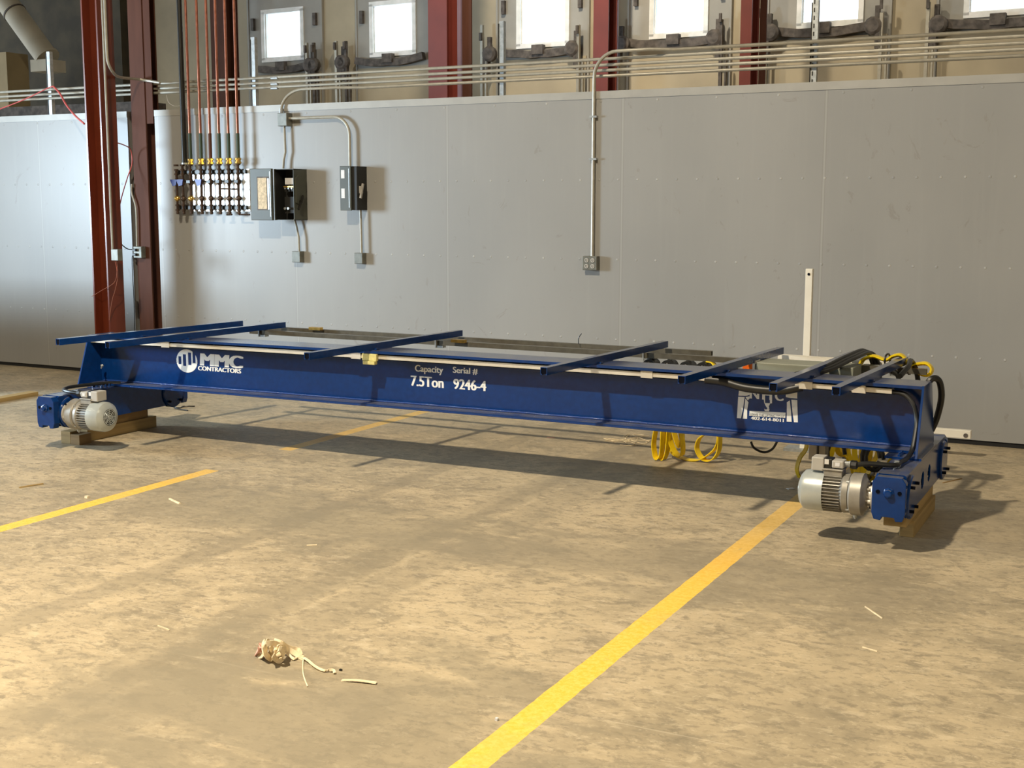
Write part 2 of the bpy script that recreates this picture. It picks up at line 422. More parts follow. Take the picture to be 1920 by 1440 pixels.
# ================================================================== SETTING
PLAN = [(-24, -14), (9, -14), (9, ony(1020, 88, 15.0).y+.25-(9-ony(1020, 88, 15.0).x)*math.tan(.045)), (-24, ony(1020, 88, 15.0).y+.25+(24+ony(1020, 88, 15.0).x)*math.tan(.045))]
struct('floor', MB().prism(PLAN, 'z', -.12, 0), 'floor')
struct('ceiling', MB().prism(PLAN, 'z', 8.2, 8.4), 'ceil')
struct('wall_right', MB().box(8.9, 9.1, -14, 17, 0, 8.2), 'concr')
struct('wall_rear', MB().box(-24, 9, -14.2, -14, 0, 8.2), 'concr')
wl = MB(); wl.box(-14.3, -14.1, -14, 2.6, 0, 8.2).box(-14.3, -14.1, 5.6, 8.0, 0, 8.2).box(-14.3, -14.1, 2.6, 5.6, 3.2, 8.2)
struct('wall_left', wl, 'conc')
# added low blocker, out of view, keeping daylight off the lower partition
struct('daylight_blocker', MB().box(-12.2, -9.35, 7.4, 7.55, 0, 1.02), 'conc_shade')
# panelled partition with a gap for the inner column
xgL, xgR = onx(0, 0, -8.70).x, -8.365
HW = 2.487
struct('wall_front', MB().box(xgR, 8.9, YW, YW+.10, .035, HW), 'panel')
struct('wall_front_left', MB().box(-14.1, -8.70, YW, YW+.10, .035, HW), 'panel')
struct('gap_shade_front', MB().box(xgR+.01, 8.9, YW+.012, YW+.09, 0, .035), 'black')  # black strip standing in for the dark gap, its shade painted on
struct('gap_shade_front_left', MB().box(-14.1, -8.71, YW+.012, YW+.09, 0, .035), 'black')
struct('trim_1', MB().box(xgR, 8.9, YW-.006, YW+.106, HW, HW+.012).box(xgR, 8.9, YW-.006, YW, HW-.045, HW), 'trim')
struct('trim_2', MB().box(-14.1, -8.70, YW-.006, YW+.106, HW, HW+.012).box(-14.1, -8.70, YW-.006, YW, HW-.045, HW), 'trim')

# far outer wall, slightly askew to the partition
PH = .045
fd = Vector((math.cos(PH), -math.sin(PH), 0)); fn = Vector((math.sin(PH), math.cos(PH), 0))
P0 = ony(1020, 88, 15.0)
FO = Vector((P0.x, P0.y, 0))
TF = Matrix(((fd.x, fn.x, 0, FO.x), (fd.y, fn.y, 0, FO.y), (0, 0, 1, 0), (0, 0, 0, 1)))
def FW(x, y, off=0):
    """local (along, z) of a photo pixel on the far wall, off metres in front of it"""
    p = onpl(x, y, FO-fn*off, fn); q = p-FO; return q.dot(fd), p.z
wins = [(498, 571, 20, 114), (700, 780, 5, 104), (975, 1066, -16, 88), (1224, 1325, -34, 70), (1500, 1615, -60, 50), (1813, 1935, -84, 30)]
wr = []
for (a, b_, t, bt) in wins:
    s0, z0 = FW(a, bt); s1, _ = FW(b_, bt); _, z1 = FW((a+b_)/2, t)
    wr.append((s0, s1, z0, z1))
fw = MB(TF); prev = FW(215, 50)[0]
for (s0, s1, z0, z1) in wr:
    fw.box(prev, s0, 0, .06, 0, 8.2).box(s0, s1, 0, .06, 0, z0).box(s0, s1, 0, .06, z1, 8.2); prev = s1
fw.box(prev, 17, 0, .06, 0, 8.2)
struct('wall_back', fw, 'conc')
sL = FW(215, 50)[0]
struct('wall_back_left', MB(TF).box(-20, sL, 0, .3, 0, 8.2).box(sL-.05, sL+.5, -.35, 0, 0, 8.2), 'conc_shade')
for i, (s0, s1, z0, z1) in enumerate(wr):
    fr = MB(TF)
    t = .03
    fr.box(s0-.03, s1+.03, -.05, .02, z0-.03, z0+t).box(s0-.03, s1+.03, -.05, .02, z1-t, z1+.03)
    fr.box(s0-.03, s0+t, -.05, .02, z0, z1).box(s1-t, s1+.03, -.05, .02, z0, z1)
    wn = struct('window_%d' % (i+1), fr, 'frame')
    struct('pane', MB(TF).box(s0+t, s1-t, .03, .034, z0+t, z1-t), 'glass', wn)
    struct('sash', MB(TF).box(s0+t-.001, s0+t+.012, -.02, .03, z0+t, z1-t).box(s0+t, s1-t, -.02, .03, z0+t, z0+t+.012), 'frame', wn)
# dock doors with bumper bars, tracks and latches
doors = [(470, 607, 486, 592, 129, 590, 603), (672, 838, 676, 802, 115, 645, 663), (935, 1105, 945, 1094, 100, 917, 1097),
         (1180, 1370, 1185, 1359, 82, 1163, 1363), (1440, 1668, 1458, 1645, 61, 1438, 1661), (1756, 1990, 1769, 1985, 46, 1748, 1985)]
for i, (a, b_, c0, c1, yb, t0, t1) in enumerate(doors):
    s0 = FW(a, 100)[0]; s1 = FW(b_, 100)[0]; (w0, w1, z0, z1) = wr[i]
    dm = MB(TF)
    y0, y1 = -.03, -.002
    dm.box(s0, w0-.03, y0, y1, 1.0, 5.6).box(w1+.03, s1, y0, y1, 1.0, 5.6).box(w0-.03, w1+.03, y0, y1, 1.0, z0-.03).box(w0-.03, w1+.03, y0, y1, z1+.03, 5.6)
    dr = struct('door_%d' % (i+1), dm, 'door')
    struct('door_skirt', MB(TF).box(s0+.02, s1-.02, -.05, -.031, 1.0, FW((a+b_)/2, yb+10)[1]), 'conc', dr)
    struct('door_edge', MB(TF).box(s0-.015, s0+.012, -.045, -.002, 1, 5.6).box(s1-.012, s1+.015, -.045, -.002, 1, 5.6), 'door', dr)
    sb0, zb = FW(c0, yb); sb1, _ = FW(c1, yb)
    pts = [Vector((sb0+(sb1-sb0)*k/8, -.10, zb-.05*math.sin(math.pi*k/8)+random.uniform(-.008, .008))) for k in range(9)]
    br = MB(TF).sweep(pts, [(-.04, -.05), (.04, -.05), (.04, .045), (-.04, .045)], smooth=False)
    br.obox(((sb0+sb1)/2, -.13, zb+.0), .16, .08, .12)
    struct('bumper_bar', br, 'rust', dr)
    for q, tx in enumerate((t0, t1)):
        st, zt = FW(tx, {0: 83, 1: 80, 2: 50, 3: 40, 4: 28, 5: 8}[i])
        struct('track', MB(TF).box(st-.018, st+.018, -.2, -.16, 1.0, zt).box(st+.055, st+.075, -.2, -.16, 1.0, zt-.45), 'emt' if q == 0 or i in (2, 4) else 'rust', dr)
        lt = MB(TF); zc = zb-.02
        lt.lathe((st+(-.09 if q else .11), -.22, zc), (0, 1, 0), [(0, .07), (.02, .10), (.08, .10), (.1, .06)], 12)
        lt.obox((st+(-.03 if q else .06), -.16, zc-.12), .07, .08, .26).obox((st+.0, -.22, zc+.22), .03, .03, .1)
        lt.obox((st+.05, -.16, zc-.85), .1, .05, .05).obox((st+(-.06 if q else .08), -.12, zc+.14), .05, .05, .16)
        struct('latch', lt, 'rust', dr)
    struct('bracket', MB(TF).box(s0+.08, s0+.13, -.08, -.03, z1-.25, z1-.08).box(s1-.13, s1-.08, -.08, -.03, z1-.25, z1-.08), 'rust', dr)

# ================================================================== STEEL COLUMNS
def i_column(name, x0, x1, y0, y1, z1, mt, web, label, group=None, T=None, tf=.016, tw=.012):
    mb = MB(T)
    if web == 'x':      # web spans along x, flanges face +-x
        mb.box(x0, x0+tf, y0, y1, 0, z1).box(x1-tf, x1, y0, y1, 0, z1).box(x0+tf, x1-tf, (y0+y1)/2-tw/2, (y0+y1)/2+tw/2, 0, z1)
    else:
        mb.box(x0, x1, y0, y0+tf, 0, z1).box(x0, x1, y1-tf, y1, 0, z1).box((x0+x1)/2-tw/2, (x0+x1)/2+tw/2, y0+tf, y1-tf, 0, z1)
    c = Vector(((x0+x1)/2, (y0+y1)/2, 0)); c = T @ c if T else c
    r = thing(name, (c.x, c.y, 0), label, 'column', group)
    mb.build('shaft', mt, r)
    bp = MB(T).box(x0-.06, x1+.06, y0-.06, y1+.06, 0, .02)
    bp.build('base_plate', mt, r)
    return r
c1 = i_column('steel_column', -8.63, -8.44, 8.50, 8.69, 8.2, 'red', 'x', 'glossy red-brown steel column standing in front of the wall, nearest of the columns')
c2 = i_column('steel_column', -8.655, -8.485, YW+.01, YW+.19, 8.2, 'redt', 'y', 'dusty dark red steel column set in the gap of the grey panel wall')
zt = onpl(1150/4, 58, Vector((0, YW+.1, 0)), Vector((0, 1, 0))).z
MB().box(-8.485+.001, -8.40, YW+.02, YW+.028, 2.38, 8.2).build('cover_plate', 'redt', c2)
def far_col(px0, pxm, px1, offs, m1, label, lab2=None):
    """column whose front flange spans px0..pxm and whose side is seen to px1"""
    s0, _ = FW(px0, 100, offs+.25); s1, _ = FW(pxm, 100, offs+.25)
    return i_column('steel_column', s0, s1, -offs-.25, -offs, 8.2, m1, 'y', label, None, TF)
far_col(396, 425, 440, .7, 'redt', 'dark red steel column behind the row of copper pipes')
k = far_col(803, 838, 883, 1.9, 'redb', 'widest red steel column beyond the wall, between the second and third windows')
s0 = FW(838, 100, 2.15)[0]
MB(TF).box(s0+.002, s0+.05, -1.93, -1.90, 0, 8.2).build('side_highlight', 'lav_highlight', k)
s1 = FW(883, 100, 1.9)[0]
MB(TF).box(s0-.01, s1, -1.895, -1.87, 0, 8.2).build('rear_plate', 'redt', k)
k = far_col(1112, 1140, 1156, .5, 'redb', 'red steel column beyond the wall behind the conduit bend')
s0 = FW(1140, 100, .75)[0]; s1 = FW(1156, 100, .5)[0]
MB(TF).box(s0, s1, -.49, -.47, 0, 8.2).build('side_highlight', 'lav_highlight', k)
k = far_col(1387, 1408, 1435, .9, 'redb', 'red steel column beyond the wall, between the fourth and fifth windows')
s0 = FW(1408, 100, 1.15)[0]; s1 = FW(1435, 100, .9)[0]
MB(TF).box(s0, s1, -.89, -.87, 0, 8.2).build('rear_plate', 'redt', k)
# tan column and duct, top left
s0 = FW(-60, 150, 1.5)[0]; s1 = FW(14, 150, 1.5)[0]
tag(MB(TF).box(s0, s1, -1.5, -1.1, 0, 3.9).build('concrete_pier', 'tan'), 'tan square pier at the far left behind the grey wall', 'pier')
DY = 13.0
dp = [ony(-60, -70, DY), ony(10, 0, DY), ony(88, 108, DY)]
duct = thing('air_duct', ony(95, 130, DY), 'cream air duct slanting down in the upper left corner above the wall', 'duct')
MB().sweep([dp[0], dp[0].lerp(dp[1], .9), dp[1], dp[2]], [(.155*math.cos(2*math.pi*k/24), .155*math.sin(2*math.pi*k/24)) for k in range(24)]).build('duct_pipe', 'duct', duct)
MB().tube([dp[1].lerp(dp[2], .22)+Vector((0, 0, 0)), dp[1].lerp(dp[2], .24)], .165, 24).build('clamp_band', 'rust', duct)
dd_ = (dp[2]-dp[1]).normalized()
MB().tube([dp[2]-dd_*.02, dp[2]+dd_*.02], .175, 24).box(dp[2].x-.15, dp[2].x+.18, DY-.16, DY+.16, dp[2].z-.20, dp[2].z-.04).build('duct_collar', 'duct', duct)
tag(MB().box(-14, -9.95, 10.6, 11.0, 2.2, ony(40, 200, 10.6).z+.0).build('steel_shelf', 'rust'), 'dark steel ledge behind the wall top at the far left', 'shelf')

# ================================================================== BRIDGE CRANE
YC = 6.672
X0g, X1g = -6.72, -1.03
def cz(x):
    t = (x+3.75)/2.75; return .012 - .0105*t*t - .0035*(x+3.75)*-.7*0 + .0022*(x+3.75)
crane = thing('bridge_crane', (-3.85, YC, 0), 'long blue bridge crane girder with white lettering resting on timber blocks', 'crane')
def xs(n=20, a=X0g, b=X1g): return [a+(b-a)*i/n for i in range(n+1)]
def beam(mb, y0, y1, z0, z1, a=X0g, b=X1g, n=20):
    pts = [Vector((x, 0, cz(x))) for x in xs(n, a, b)]
    vs = []; 
    for p in pts: vs += [(p.x, y0, z0+p.z), (p.x, y1, z0+p.z), (p.x, y1, z1+p.z), (p.x, y0, z1+p.z)]
    fs = []
    for i in range(len(pts)-1):
        for j in range(4): k = (j+1) % 4; fs.append((i*4+j, i*4+k, i*4+4+k, i*4+4+j))
    fs += [(3, 2, 1, 0), tuple(len(vs)-4+q for q in range(4))]
    return mb._add(vs, fs)
ZB, ZT = .375, .727
gb = MB(); beam(gb, YC-.115, YC+.115, ZB, ZB+.016); beam(gb, YC-.105, YC+.105, ZB-.0, ZB+.006)
beam(gb, YC-.115, YC+.115, ZT-.016, ZT); beam(gb, YC-.005, YC+.005, ZB+.016, ZT-.016)
gird = gb.build('girder', 'blue', crane)
wd = MB(); 
for sgn in (-1, 1):
    pts = [Vector((x, YC+sgn*.009, ZB+.021+cz(x)+random.uniform(-.0012, .0012))) for x in xs(220, X0g+.02, X1g-.02)]
    wd.tube(pts, .0065, 6)
wd.build('weld_bead', 'weld', gird)
rb = MB(); beam(rb, YC-.1165, YC-.1145, ZB+.004, ZB+.0065); rb.build('flange_edge', 'weld', gird)
for X, sg in ((X1g, 1), (X0g, -1)):
    poly = [(YC-.235, ZB+.0), (YC+.29, ZB+.0), (YC+.125, ZT+.002), (YC-.112, ZT+.002)]
    poly = [(y, z+cz(X)) for y, z in poly]
    MB().prism(poly, 'x', X, X+sg*.012).build('end_plate', 'blue', crane, bevel=.001)
# decals on the web -------------------------------------------------
YD = YC-.0056
def web(x, y): p = ony(x, y, YD); return p.x, p.z
def text(s, x0, x1, z0, z1, name, parent, mt='decal', offset=.0, shear=0, y=YD, sp=1.0, thick=.0006, slope=0, bold=0):
    if bold:
        for q in (0, .34, .67, 1):
            text(s, x0+bold*q, x1-bold*(1-q), z0, z1, name, parent, mt, 0, shear, y-.00004*q, sp, thick, slope)
        return
    cu = bpy.data.curves.new('t', 'FONT'); cu.body = s; cu.size = 1; cu.offset = offset; cu.shear = shear; cu.space_character = sp
    cu.resolution_u = 4
    to = bpy.data.objects.new('t', cu); COL.objects.link(to)
    dg = bpy.context.evaluated_depsgraph_get(); dg.update()
    me = bpy.data.meshes.new_from_object(to.evaluated_get(dg)); bpy.data.objects.remove(to)
    X = [v.co.x for v in me.vertices]; Yv = [v.co.y for v in me.vertices]
    ax, bx, ay, by = min(X), max(X), min(Yv), max(Yv); mb = MB()
    vs = []
    for v in me.vertices:
        u = (v.co.x-ax)/(bx-ax); w_ = (v.co.y-ay)/(by-ay)
        vs.append((x0+(x1-x0)*u, y, z0+(z1-z0)*w_ + slope*u))
    n = len(vs); fs = [tuple(p.vertices) for p in me.polygons]
    vs2 = [(a, b_-thick, c) for a, b_, c in vs]
    mb._add(vs+vs2, [tuple(i+n for i in f) for f in fs])
    mb.build(name, mt, parent)
    bpy.data.meshes.remove(me)
def wtext(s, pxl, yt, yb, pxr, name, yr_t=None, **kw):
    """fit lettering: left edge pxl with top yt / bottom yb (pixels), right edge pxr"""
    x0, z1 = web(pxl, yt); _, z0 = web(pxl, yb); x1 = web(pxr, yt)[0]
    text(s, x0, x1, z0, z1, name, dec, slope=kw.pop('slope', 0), **kw)
dec = gird
wtext('MMC', 374, 662, 685, 456, 'lettering', shear=.06, bold=.022)
wtext('CONTRACTORS', 371, 686, 694, 452, 'lettering', shear=.05, bold=.006)
wtext('Capacity', 778, 684, 700, 831, 'lettering', bold=.004)
wtext('Serial #', 849, 687.5, 700, 896, 'lettering', bold=.004)
wtext('7.5Ton', 770, 704, 723, 832, 'lettering', bold=.007)
wtext('9246-4', 850, 710, 729, 912, 'lettering', bold=.007)
# striped disc logo: a disc with three stepped dark bars left open
def disc_logo(pxa, pxb, pya, pyb):
    x0, z1 = web((pxa+pxb)/2, pya); _, z0 = web((pxa+pxb)/2, pyb); xa = web(pxa, 677)[0]; xb = web(pxb, 677)[0]
    cx, cz_, rx, rz = (xa+xb)/2, (z0+z1)/2, (xb-xa)/2, (z1-z0)/2
    mb = MB(); n = 60
    bars = [(-.72, -.42, -.98, .30), (-.22, .08, -.36, .52), (.22, .50, -.30, .74), (.62, .86, -.10, .20)]
    bars = [(-.80, -.52, -.32, .36), (-.36, -.06, -.44, .56), (.12, .42, -.34, .74), (.56, .84, -.14, .96)]
    for i in range(n):
        u0 = -1+2*i/n; u1 = u0+2/n; um = (u0+u1)/2; h = math.sqrt(max(0, 1-um*um))
        segs = [(-h, h)]
        for a, b_, lo, hi in bars:
            if a < um < b_:
                ns = []
                for (p, q) in segs:
                    if lo > p: ns.append((p, min(q, lo)))
                    if hi < q: ns.append((max(p, hi), q))
                segs = ns
        for p, q in segs:
            if q-p > .01: mb.box(cx+u0*rx, cx+u1*rx, YD-.0006, YD, cz_+p*rz, cz_+q*rz)
    mb.build('round_logo', 'decal', dec)
disc_logo(331, 370, 655, 698.5)
# hoist logo
def quad_px(pts, name, mt='decal', yo=.0006):
    P = [web(x, y) for x, y in pts]; n = len(P)
    mb = MB(); mb._add([(x, YD-yo, z) for x, z in P], [tuple(range(n))]); return mb
lg = MB()
def addq(pts, yo=.0006):
    P = [web(x, y) for x, y in pts]; lg._add([(x, YD-yo, z) for x, z in P], [tuple(range(len(P)))])
def sc(px, py): return 1160+px/5.142, 620+py/5.142
for poly in ([(1160, 570), (1265, 575), (1262, 620), (1225, 628), (1155, 626)], [(1153, 636), (1215, 640), (1200, 745), (1180, 845), (1140, 842)],
             [(1222, 655), (1252, 690), (1240, 760), (1238, 850), (1196, 848), (1210, 760)], [(1222, 640), (1262, 632), (1262, 655), (1245, 672)],
             [(1612, 588), (1722, 592), (1722, 655), (1660, 650), (1612, 640)], [(1665, 665), (1722, 668), (1728, 884), (1690, 882), (1675, 780)],
             [(1622, 690), (1650, 672), (1662, 780), (1668, 878), (1620, 876)],
             [(1392, 612), (1412, 612), (1412, 700), (1405, 700)], [(1460, 614), (1480, 614), (1478, 700), (1458, 702)],
             [(1404, 696), (1462, 700), (1448, 728), (1418, 726)], [(1418, 726), (1448, 728), (1452, 752), (1436, 752)],
             [(1405, 752), (1420, 762), (1436, 750), (1455, 758), (1448, 778), (1408, 772)]):
    addq([sc(*p) for p in poly])
lg.build('hoist_logo', 'decal', dec)
wtext('N', 1406, 729, 747, 1424, 'lettering', bold=.006)
wtext('H', 1429.5, 730, 749, 1448, 'lettering', bold=.006)
wtext('C', 1453, 731, 751, 1470, 'lettering', bold=.006)
a = sc(1262, 772); b_ = sc(1610, 790); c = sc(1606, 842); d = sc(1260, 820)
quad_px([a, b_, c, d], 'x').build('slogan_plate', 'decal', dec)
p0 = web(1408, 780); p1 = web(1471, 786.5)
_, zA = web(1408, 774.3); _, zB = web(1408, 778.8)
text('LEAVE THE LIFTING TO US', web(1407, 776)[0], web(1471, 780)[0], zB, zA, 'slogan_lettering', dec, mt='dink', y=YD-.0012, slope=-.0)
wtext('402-614-8011', 1408, 780.6, 786.5, 1470, 'lettering', bold=.003)

# end trucks --------------------------------------------------------
def truck(xo, sgn, dz, label):
    """xo: x of outer face; sgn +1 when the outer face looks to +x"""
    xi = xo-sgn*.14; a, b_ = min(xo, xi), max(xo, xi)
    z0, z1 = .165+dz, .373+dz; y0, y1 = 6.045, 7.25
    ymid = .5*(y0+y1)
    body = MB()
    t = .010
    # two side plates, top and bottom, hollow where the round holes are
    for (p, q) in ((a, a+t), (b_-t, b_)):
        hs = [(6.52, .24+dz+.022), (6.72, .24+dz+.022)] if (sgn > 0 and q == b_) or (sgn < 0 and p == a) else []
        bm_poly = [(y0, z0+.035), (y0, z1-.012), (y0+.012, z1), (y1-.012, z1), (y1, z1-.012), (y1, z0+.035), (y1-.03, z0), (y0+.03, z0)]
        if not hs: body.prism(bm_poly, 'x', p, q)
        else:
            # plate built around the two holes in vertical slices
            ycuts = [y0]
            n = 96
            for i in range(n):
                ya = y0+(y1-y0)*i/n; yb = y0+(y1-y0)*(i+1)/n; ym = (ya+yb)/2
                lo, hi = z0, z1
                if ym < y0+.03: lo = z0+.035*(1-(ym-y0)/.03)
                if ym > y1-.03: lo = z0+.035*(1-(y1-ym)/.03)
                seg = [(lo, hi)]
                for (hc, hz) in hs:
                    if abs(ym-hc) < .045:
                        hh = math.sqrt(.045**2-(ym-hc)**2); seg = [(lo, hz-hh), (hz+hh, hi)]
                for (s_, e_) in seg: body.box(p, q, ya, yb, s_, e_)
    body.box(a+t, b_-t, y0+.02, y1-.02, z1-t, z1-.001).box(a+t, b_-t, 6.30, 7.0, z0+.001, z0+t)
    tr = body.build('end_truck', 'blue', crane)
    MB().box(a+t, b_-t, 6.42, 6.82, z0+t, z0+t+.004).box(a+.05, b_-.05, 6.4, 6.84, z0+t+.004, z1-t-.002).build('inner_web', 'blued', tr)
    for (yy, sy) in ((y0, -1), (y1, 1)):
        # end cap with chamfered top and notch underneath
        xm = (a+b_)/2; hw = .078
        poly = [(xm-hw, z0+.03), (xm-hw, z1-.03), (xm-hw+.02, z1-.002), (xm+hw-.02, z1-.002), (xm+hw, z1-.03), (xm+hw, z0+.03),
                (xm+hw-.012, z0-.004), (xm+.035, z0-.006), (xm+.028, z0+.012), (xm-.028, z0+.012), (xm-.035, z0-.006), (xm-hw+.012, z0-.002)]
        MB().prism(poly, 'y', yy+sy*.0, yy+sy*.05).build('end_cap', 'blue', tr, bevel=.003)
        bm_ = MB().lathe((xm, yy+sy*.05, z1-.078), (0, sy, 0), [(0, .026), (.006, .026), (.012, .02), (.022, .018), (.024, .012)], 8, smooth=False)
        bm_.build('buffer_bolt', 'blue', tr)
        MB().lathe((xm-.05, yy+sy*.05, z1-.075), (0, sy, 0), [(0, .010), (.004, .010)], 8).lathe((xm+.05, yy+sy*.05, z1-.075), (0, sy, 0), [(0, .010), (.004, .010)], 8).build('cap_screw', 'blued', tr)
    for yy in (y0+.105, y1-.105):
        for sx in (-1, 1):
            xf = (b_ if sx > 0 else a)
            MB().lathe((xf, yy, z0+.088), (sx, 0, 0), [(0, .108), (.010, .108), (.016, .10)], 28).build('bearing_plate', 'blue', tr)
            bl = MB()
            for k in range(4):
                an = math.pi/4+k*math.pi/2
                bl.lathe((xf+sx*.012, yy+.082*math.cos(an), z0+.088+.082*math.sin(an)), (sx, 0, 0), [(0, .009), (.022, .009)], 6, smooth=False)
            bl.build('bearing_bolt', 'blued', tr)
        MB().lathe((a+.02, yy, z0+.088), (1, 0, 0), [(0, .108), (.014, .108), (.016, .092), (.084, .092), (.086, .108), (.10, .108)], 28).build('wheel', 'blued', tr)
    # top connection plate with bolt rows
    cp = MB().box(a-.04*(1 if sgn > 0 else .2), b_+.04*(.0 if sgn > 0 else 1.0), YC-.22, YC+.25, z1-.001, ZB+cz(xo)+.0)
    cp.build('seat_plate', 'blue', tr)
    sb = MB()
    for yy in (YC-.20, YC-.165, YC-.13, YC+.15, YC+.2):
        for xx in (a+.03, b_-.03): sb.lathe((xx, yy, ZB+cz(xo)-.002), (0, 0, 1), [(0, .011), (.012, .011), (.012, .006), (.022, .006)], 6, smooth=False)
    sb.build('seat_bolt', 'blue', tr)
    return tr, a, b_, z0, z1
trR, *_r = truck(-1.0, 1, 0.0, '')
trL, *_l = truck(-6.64, -1, -.006, '')

# drive motors ------------------------------------------------------
def motor(xf, s, z):
    """s: direction from truck towards the fan cover"""
    y = 6.125; D = (s, 0, 0); c = Vector((xf, y, z))
    body = MB().lathe(c+Vector((s*.115, 0, 0)), D, [(0, .088), (.004, .096), (.03, .098), (.045, .083), (.135, .083)], 32)
    mo = body.build('drive_motor', 'motor', crane)
    fn_ = MB()
    for k in range(36):
        an = 2*math.pi*k/36
        if abs(math.sin(an)) > .95 and math.sin(an) > 0: continue
        u = Vector((0, math.cos(an), math.sin(an))); cc = c+Vector((s*.20, 0, 0))+u*.089
        tn = Vector((0, -math.sin(an), math.cos(an))); Mx = Matrix((Vector((1, 0, 0)), tn, u)).transposed()
        fn_.obox(cc, .09, .0035, .02, Mx)
    fn_.build('cooling_fins', 'motor', mo)
    MB().lathe(c+Vector((s*.240, 0, 0)), D, [(0, .100), (.085, .100), (.10, .096), (.118, .074), (.122, .058)], 36).build('fan_cover', 'fanc', mo)
    gr = MB()
    for r_ in (.014, .026, .038, .050):
        pts = [c+Vector((s*.364, r_*math.cos(t*math.pi/12), r_*math.sin(t*math.pi/12))) for t in range(25)]
        gr.tube(pts, .0022, 5)
    for k in range(8):
        an = k*math.pi/4; gr.cyl(c+Vector((s*.364, 0, 0)), c+Vector((s*.364, .054*math.cos(an), .054*math.sin(an))), .002, 5)
    gr.build('fan_grille', 'fanc', mo)
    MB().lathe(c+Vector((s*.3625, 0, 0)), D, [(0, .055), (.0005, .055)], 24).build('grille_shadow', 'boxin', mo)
    MB().lathe(c+Vector((s*.035, 0, 0)), D, [(0, .07), (.012, .085), (.02, .104), (.072, .104), (.08, .096)], 32).build('gearbox', 'motor', mo)
    nk = MB().lathe(c, D, [(0, .075), (.010, .075), (.012, .045), (.036, .045)], 24)
    for k in range(6):
        an = k*math.pi/3+.3; nk.lathe(c+Vector((s*.011, .064*math.cos(an), .064*math.sin(an))), D, [(0, .008), (.012, .008)], 6, smooth=False)
        nk.obox(c+Vector((s*.022, .055*math.cos(an), .055*math.sin(an))), .03, .008, .008)
    nk.build('mounting_flange', 'alu', mo)
    ps = MB()
    for k in range(4):
        an = math.pi/4+k*math.pi/2; ps.lathe(c+Vector((s*.112, .095*math.cos(an), .095*math.sin(an))), D, [(0, .007), (.014, .007)], 6, smooth=False)
    ps.lathe(c+Vector((s*.09, -.01, -.103)), (0, 0, -1), [(0, .012), (.012, .012), (.012, .008), (.02, .006)], 8)
    ps.build('gear_bolt', 'galv', mo)
    MB().box(*sorted((c.x+s*.155, c.x+s*.245)), y-.045, y+.045, z+.075, z+.112).box(*sorted((c.x+s*.15, c.x+s*.252)), y-.052, y+.052, z+.112, z+.120).build('terminal_base', 'motor', mo, bevel=.003)
    tb = MB().box(*sorted((c.x+s*.245, c.x+s*.305)), y-.045, y+.04, z+.105, z+.172)
    tb.build('terminal_box', 'plast', mo, bevel=.005)
    MB().box(*sorted((c.x+s*.205, c.x+s*.245)), y-.036, y+.03, z+.122, z+.168).build('connector_housing', 'rub', mo, bevel=.006)
    MB().box(*sorted((c.x+s*.150, c.x+s*.207)), y-.040, y+.032, z+.124, z+.162).build('connector_plug', 'plast', mo, bevel=.006)
    MB().box(*sorted((c.x+s*.19, c.x+s*.168)), y-.0415, y-.039, z+.135, z+.153).box(*sorted((c.x+s*.243, c.x+s*.222)), y-.038, y-.035, z+.14, z+.164).build('latch_tab', 'label', mo)
    MB().lathe((c.x+s*.15, y-.004, z+.143), (-s, 0, 0), [(0, .015), (.018, .015), (.02, .017), (.028, .017)], 10).build('cable_gland', 'galv', mo)
    MB().lathe((c.x+s*.124, y-.004, z+.143), (-s, 0, 0), [(0, .018), (.006, .022), (.03, .022), (.036, .014)], 8, smooth=False).build('gland_nut', 'rub', mo)
    return mo, Vector((c.x+s*.09, y-.004, z+.143))
moR, gR = motor(-1.155, -1, .247)
moL, gL = motor(-6.485, 1, .243)

# motor cable on the right: tray end -> down the end plate -> along truck -> plug
zt_ = .70
pts = smooth_path([(-1.20, YC-.08, .692), (-1.12, YC-.085, .684), (-1.07, YC-.10, .635), (-1.048, YC-.115, .56), (-1.046, YC-.16, .48), (-1.05, YC-.20, .42),
                   (-1.06, YC-.27, .392), (-1.075, 6.30, .388), (-1.085, 6.20, .39), (gR.x+.05, 6.14, gR.z+.008), (gR.x-.01, gR.y, gR.z)], 6)
mc = MB().tube(pts, .0125, 10).build('motor_cable', 'rub', crane)
MB().tube(arc((-1.080, 6.24, .385), .015, 0, 2*math.pi, 12), .004, 6).obox((-1.08, 6.235, .402), .022, .012, .01).build('cable_clip', 'galv', mc)
MB().ball((-1.049, YC-.152, .485), .009).build('cable_clip', 'galv', mc)
pts = smooth_path([(-6.50, 6.62, .386), (-6.57, 6.50, .392), (-6.63, 6.30, .392), (-6.60, 6.20, .39), (-6.54, 6.14, .392), (-6.47, 6.12, .39), (gL.x+.01, gL.y, gL.z)], 6)
MB().tube(pts, .012, 10).build('motor_cable', 'rub', crane)
MB().ball((-6.66, YC-.06, .50), .012).cyl((-6.66, YC-.06, .50), (-6.63, YC-.1, .49), .005, 6).build('plate_screw', 'galv', crane)

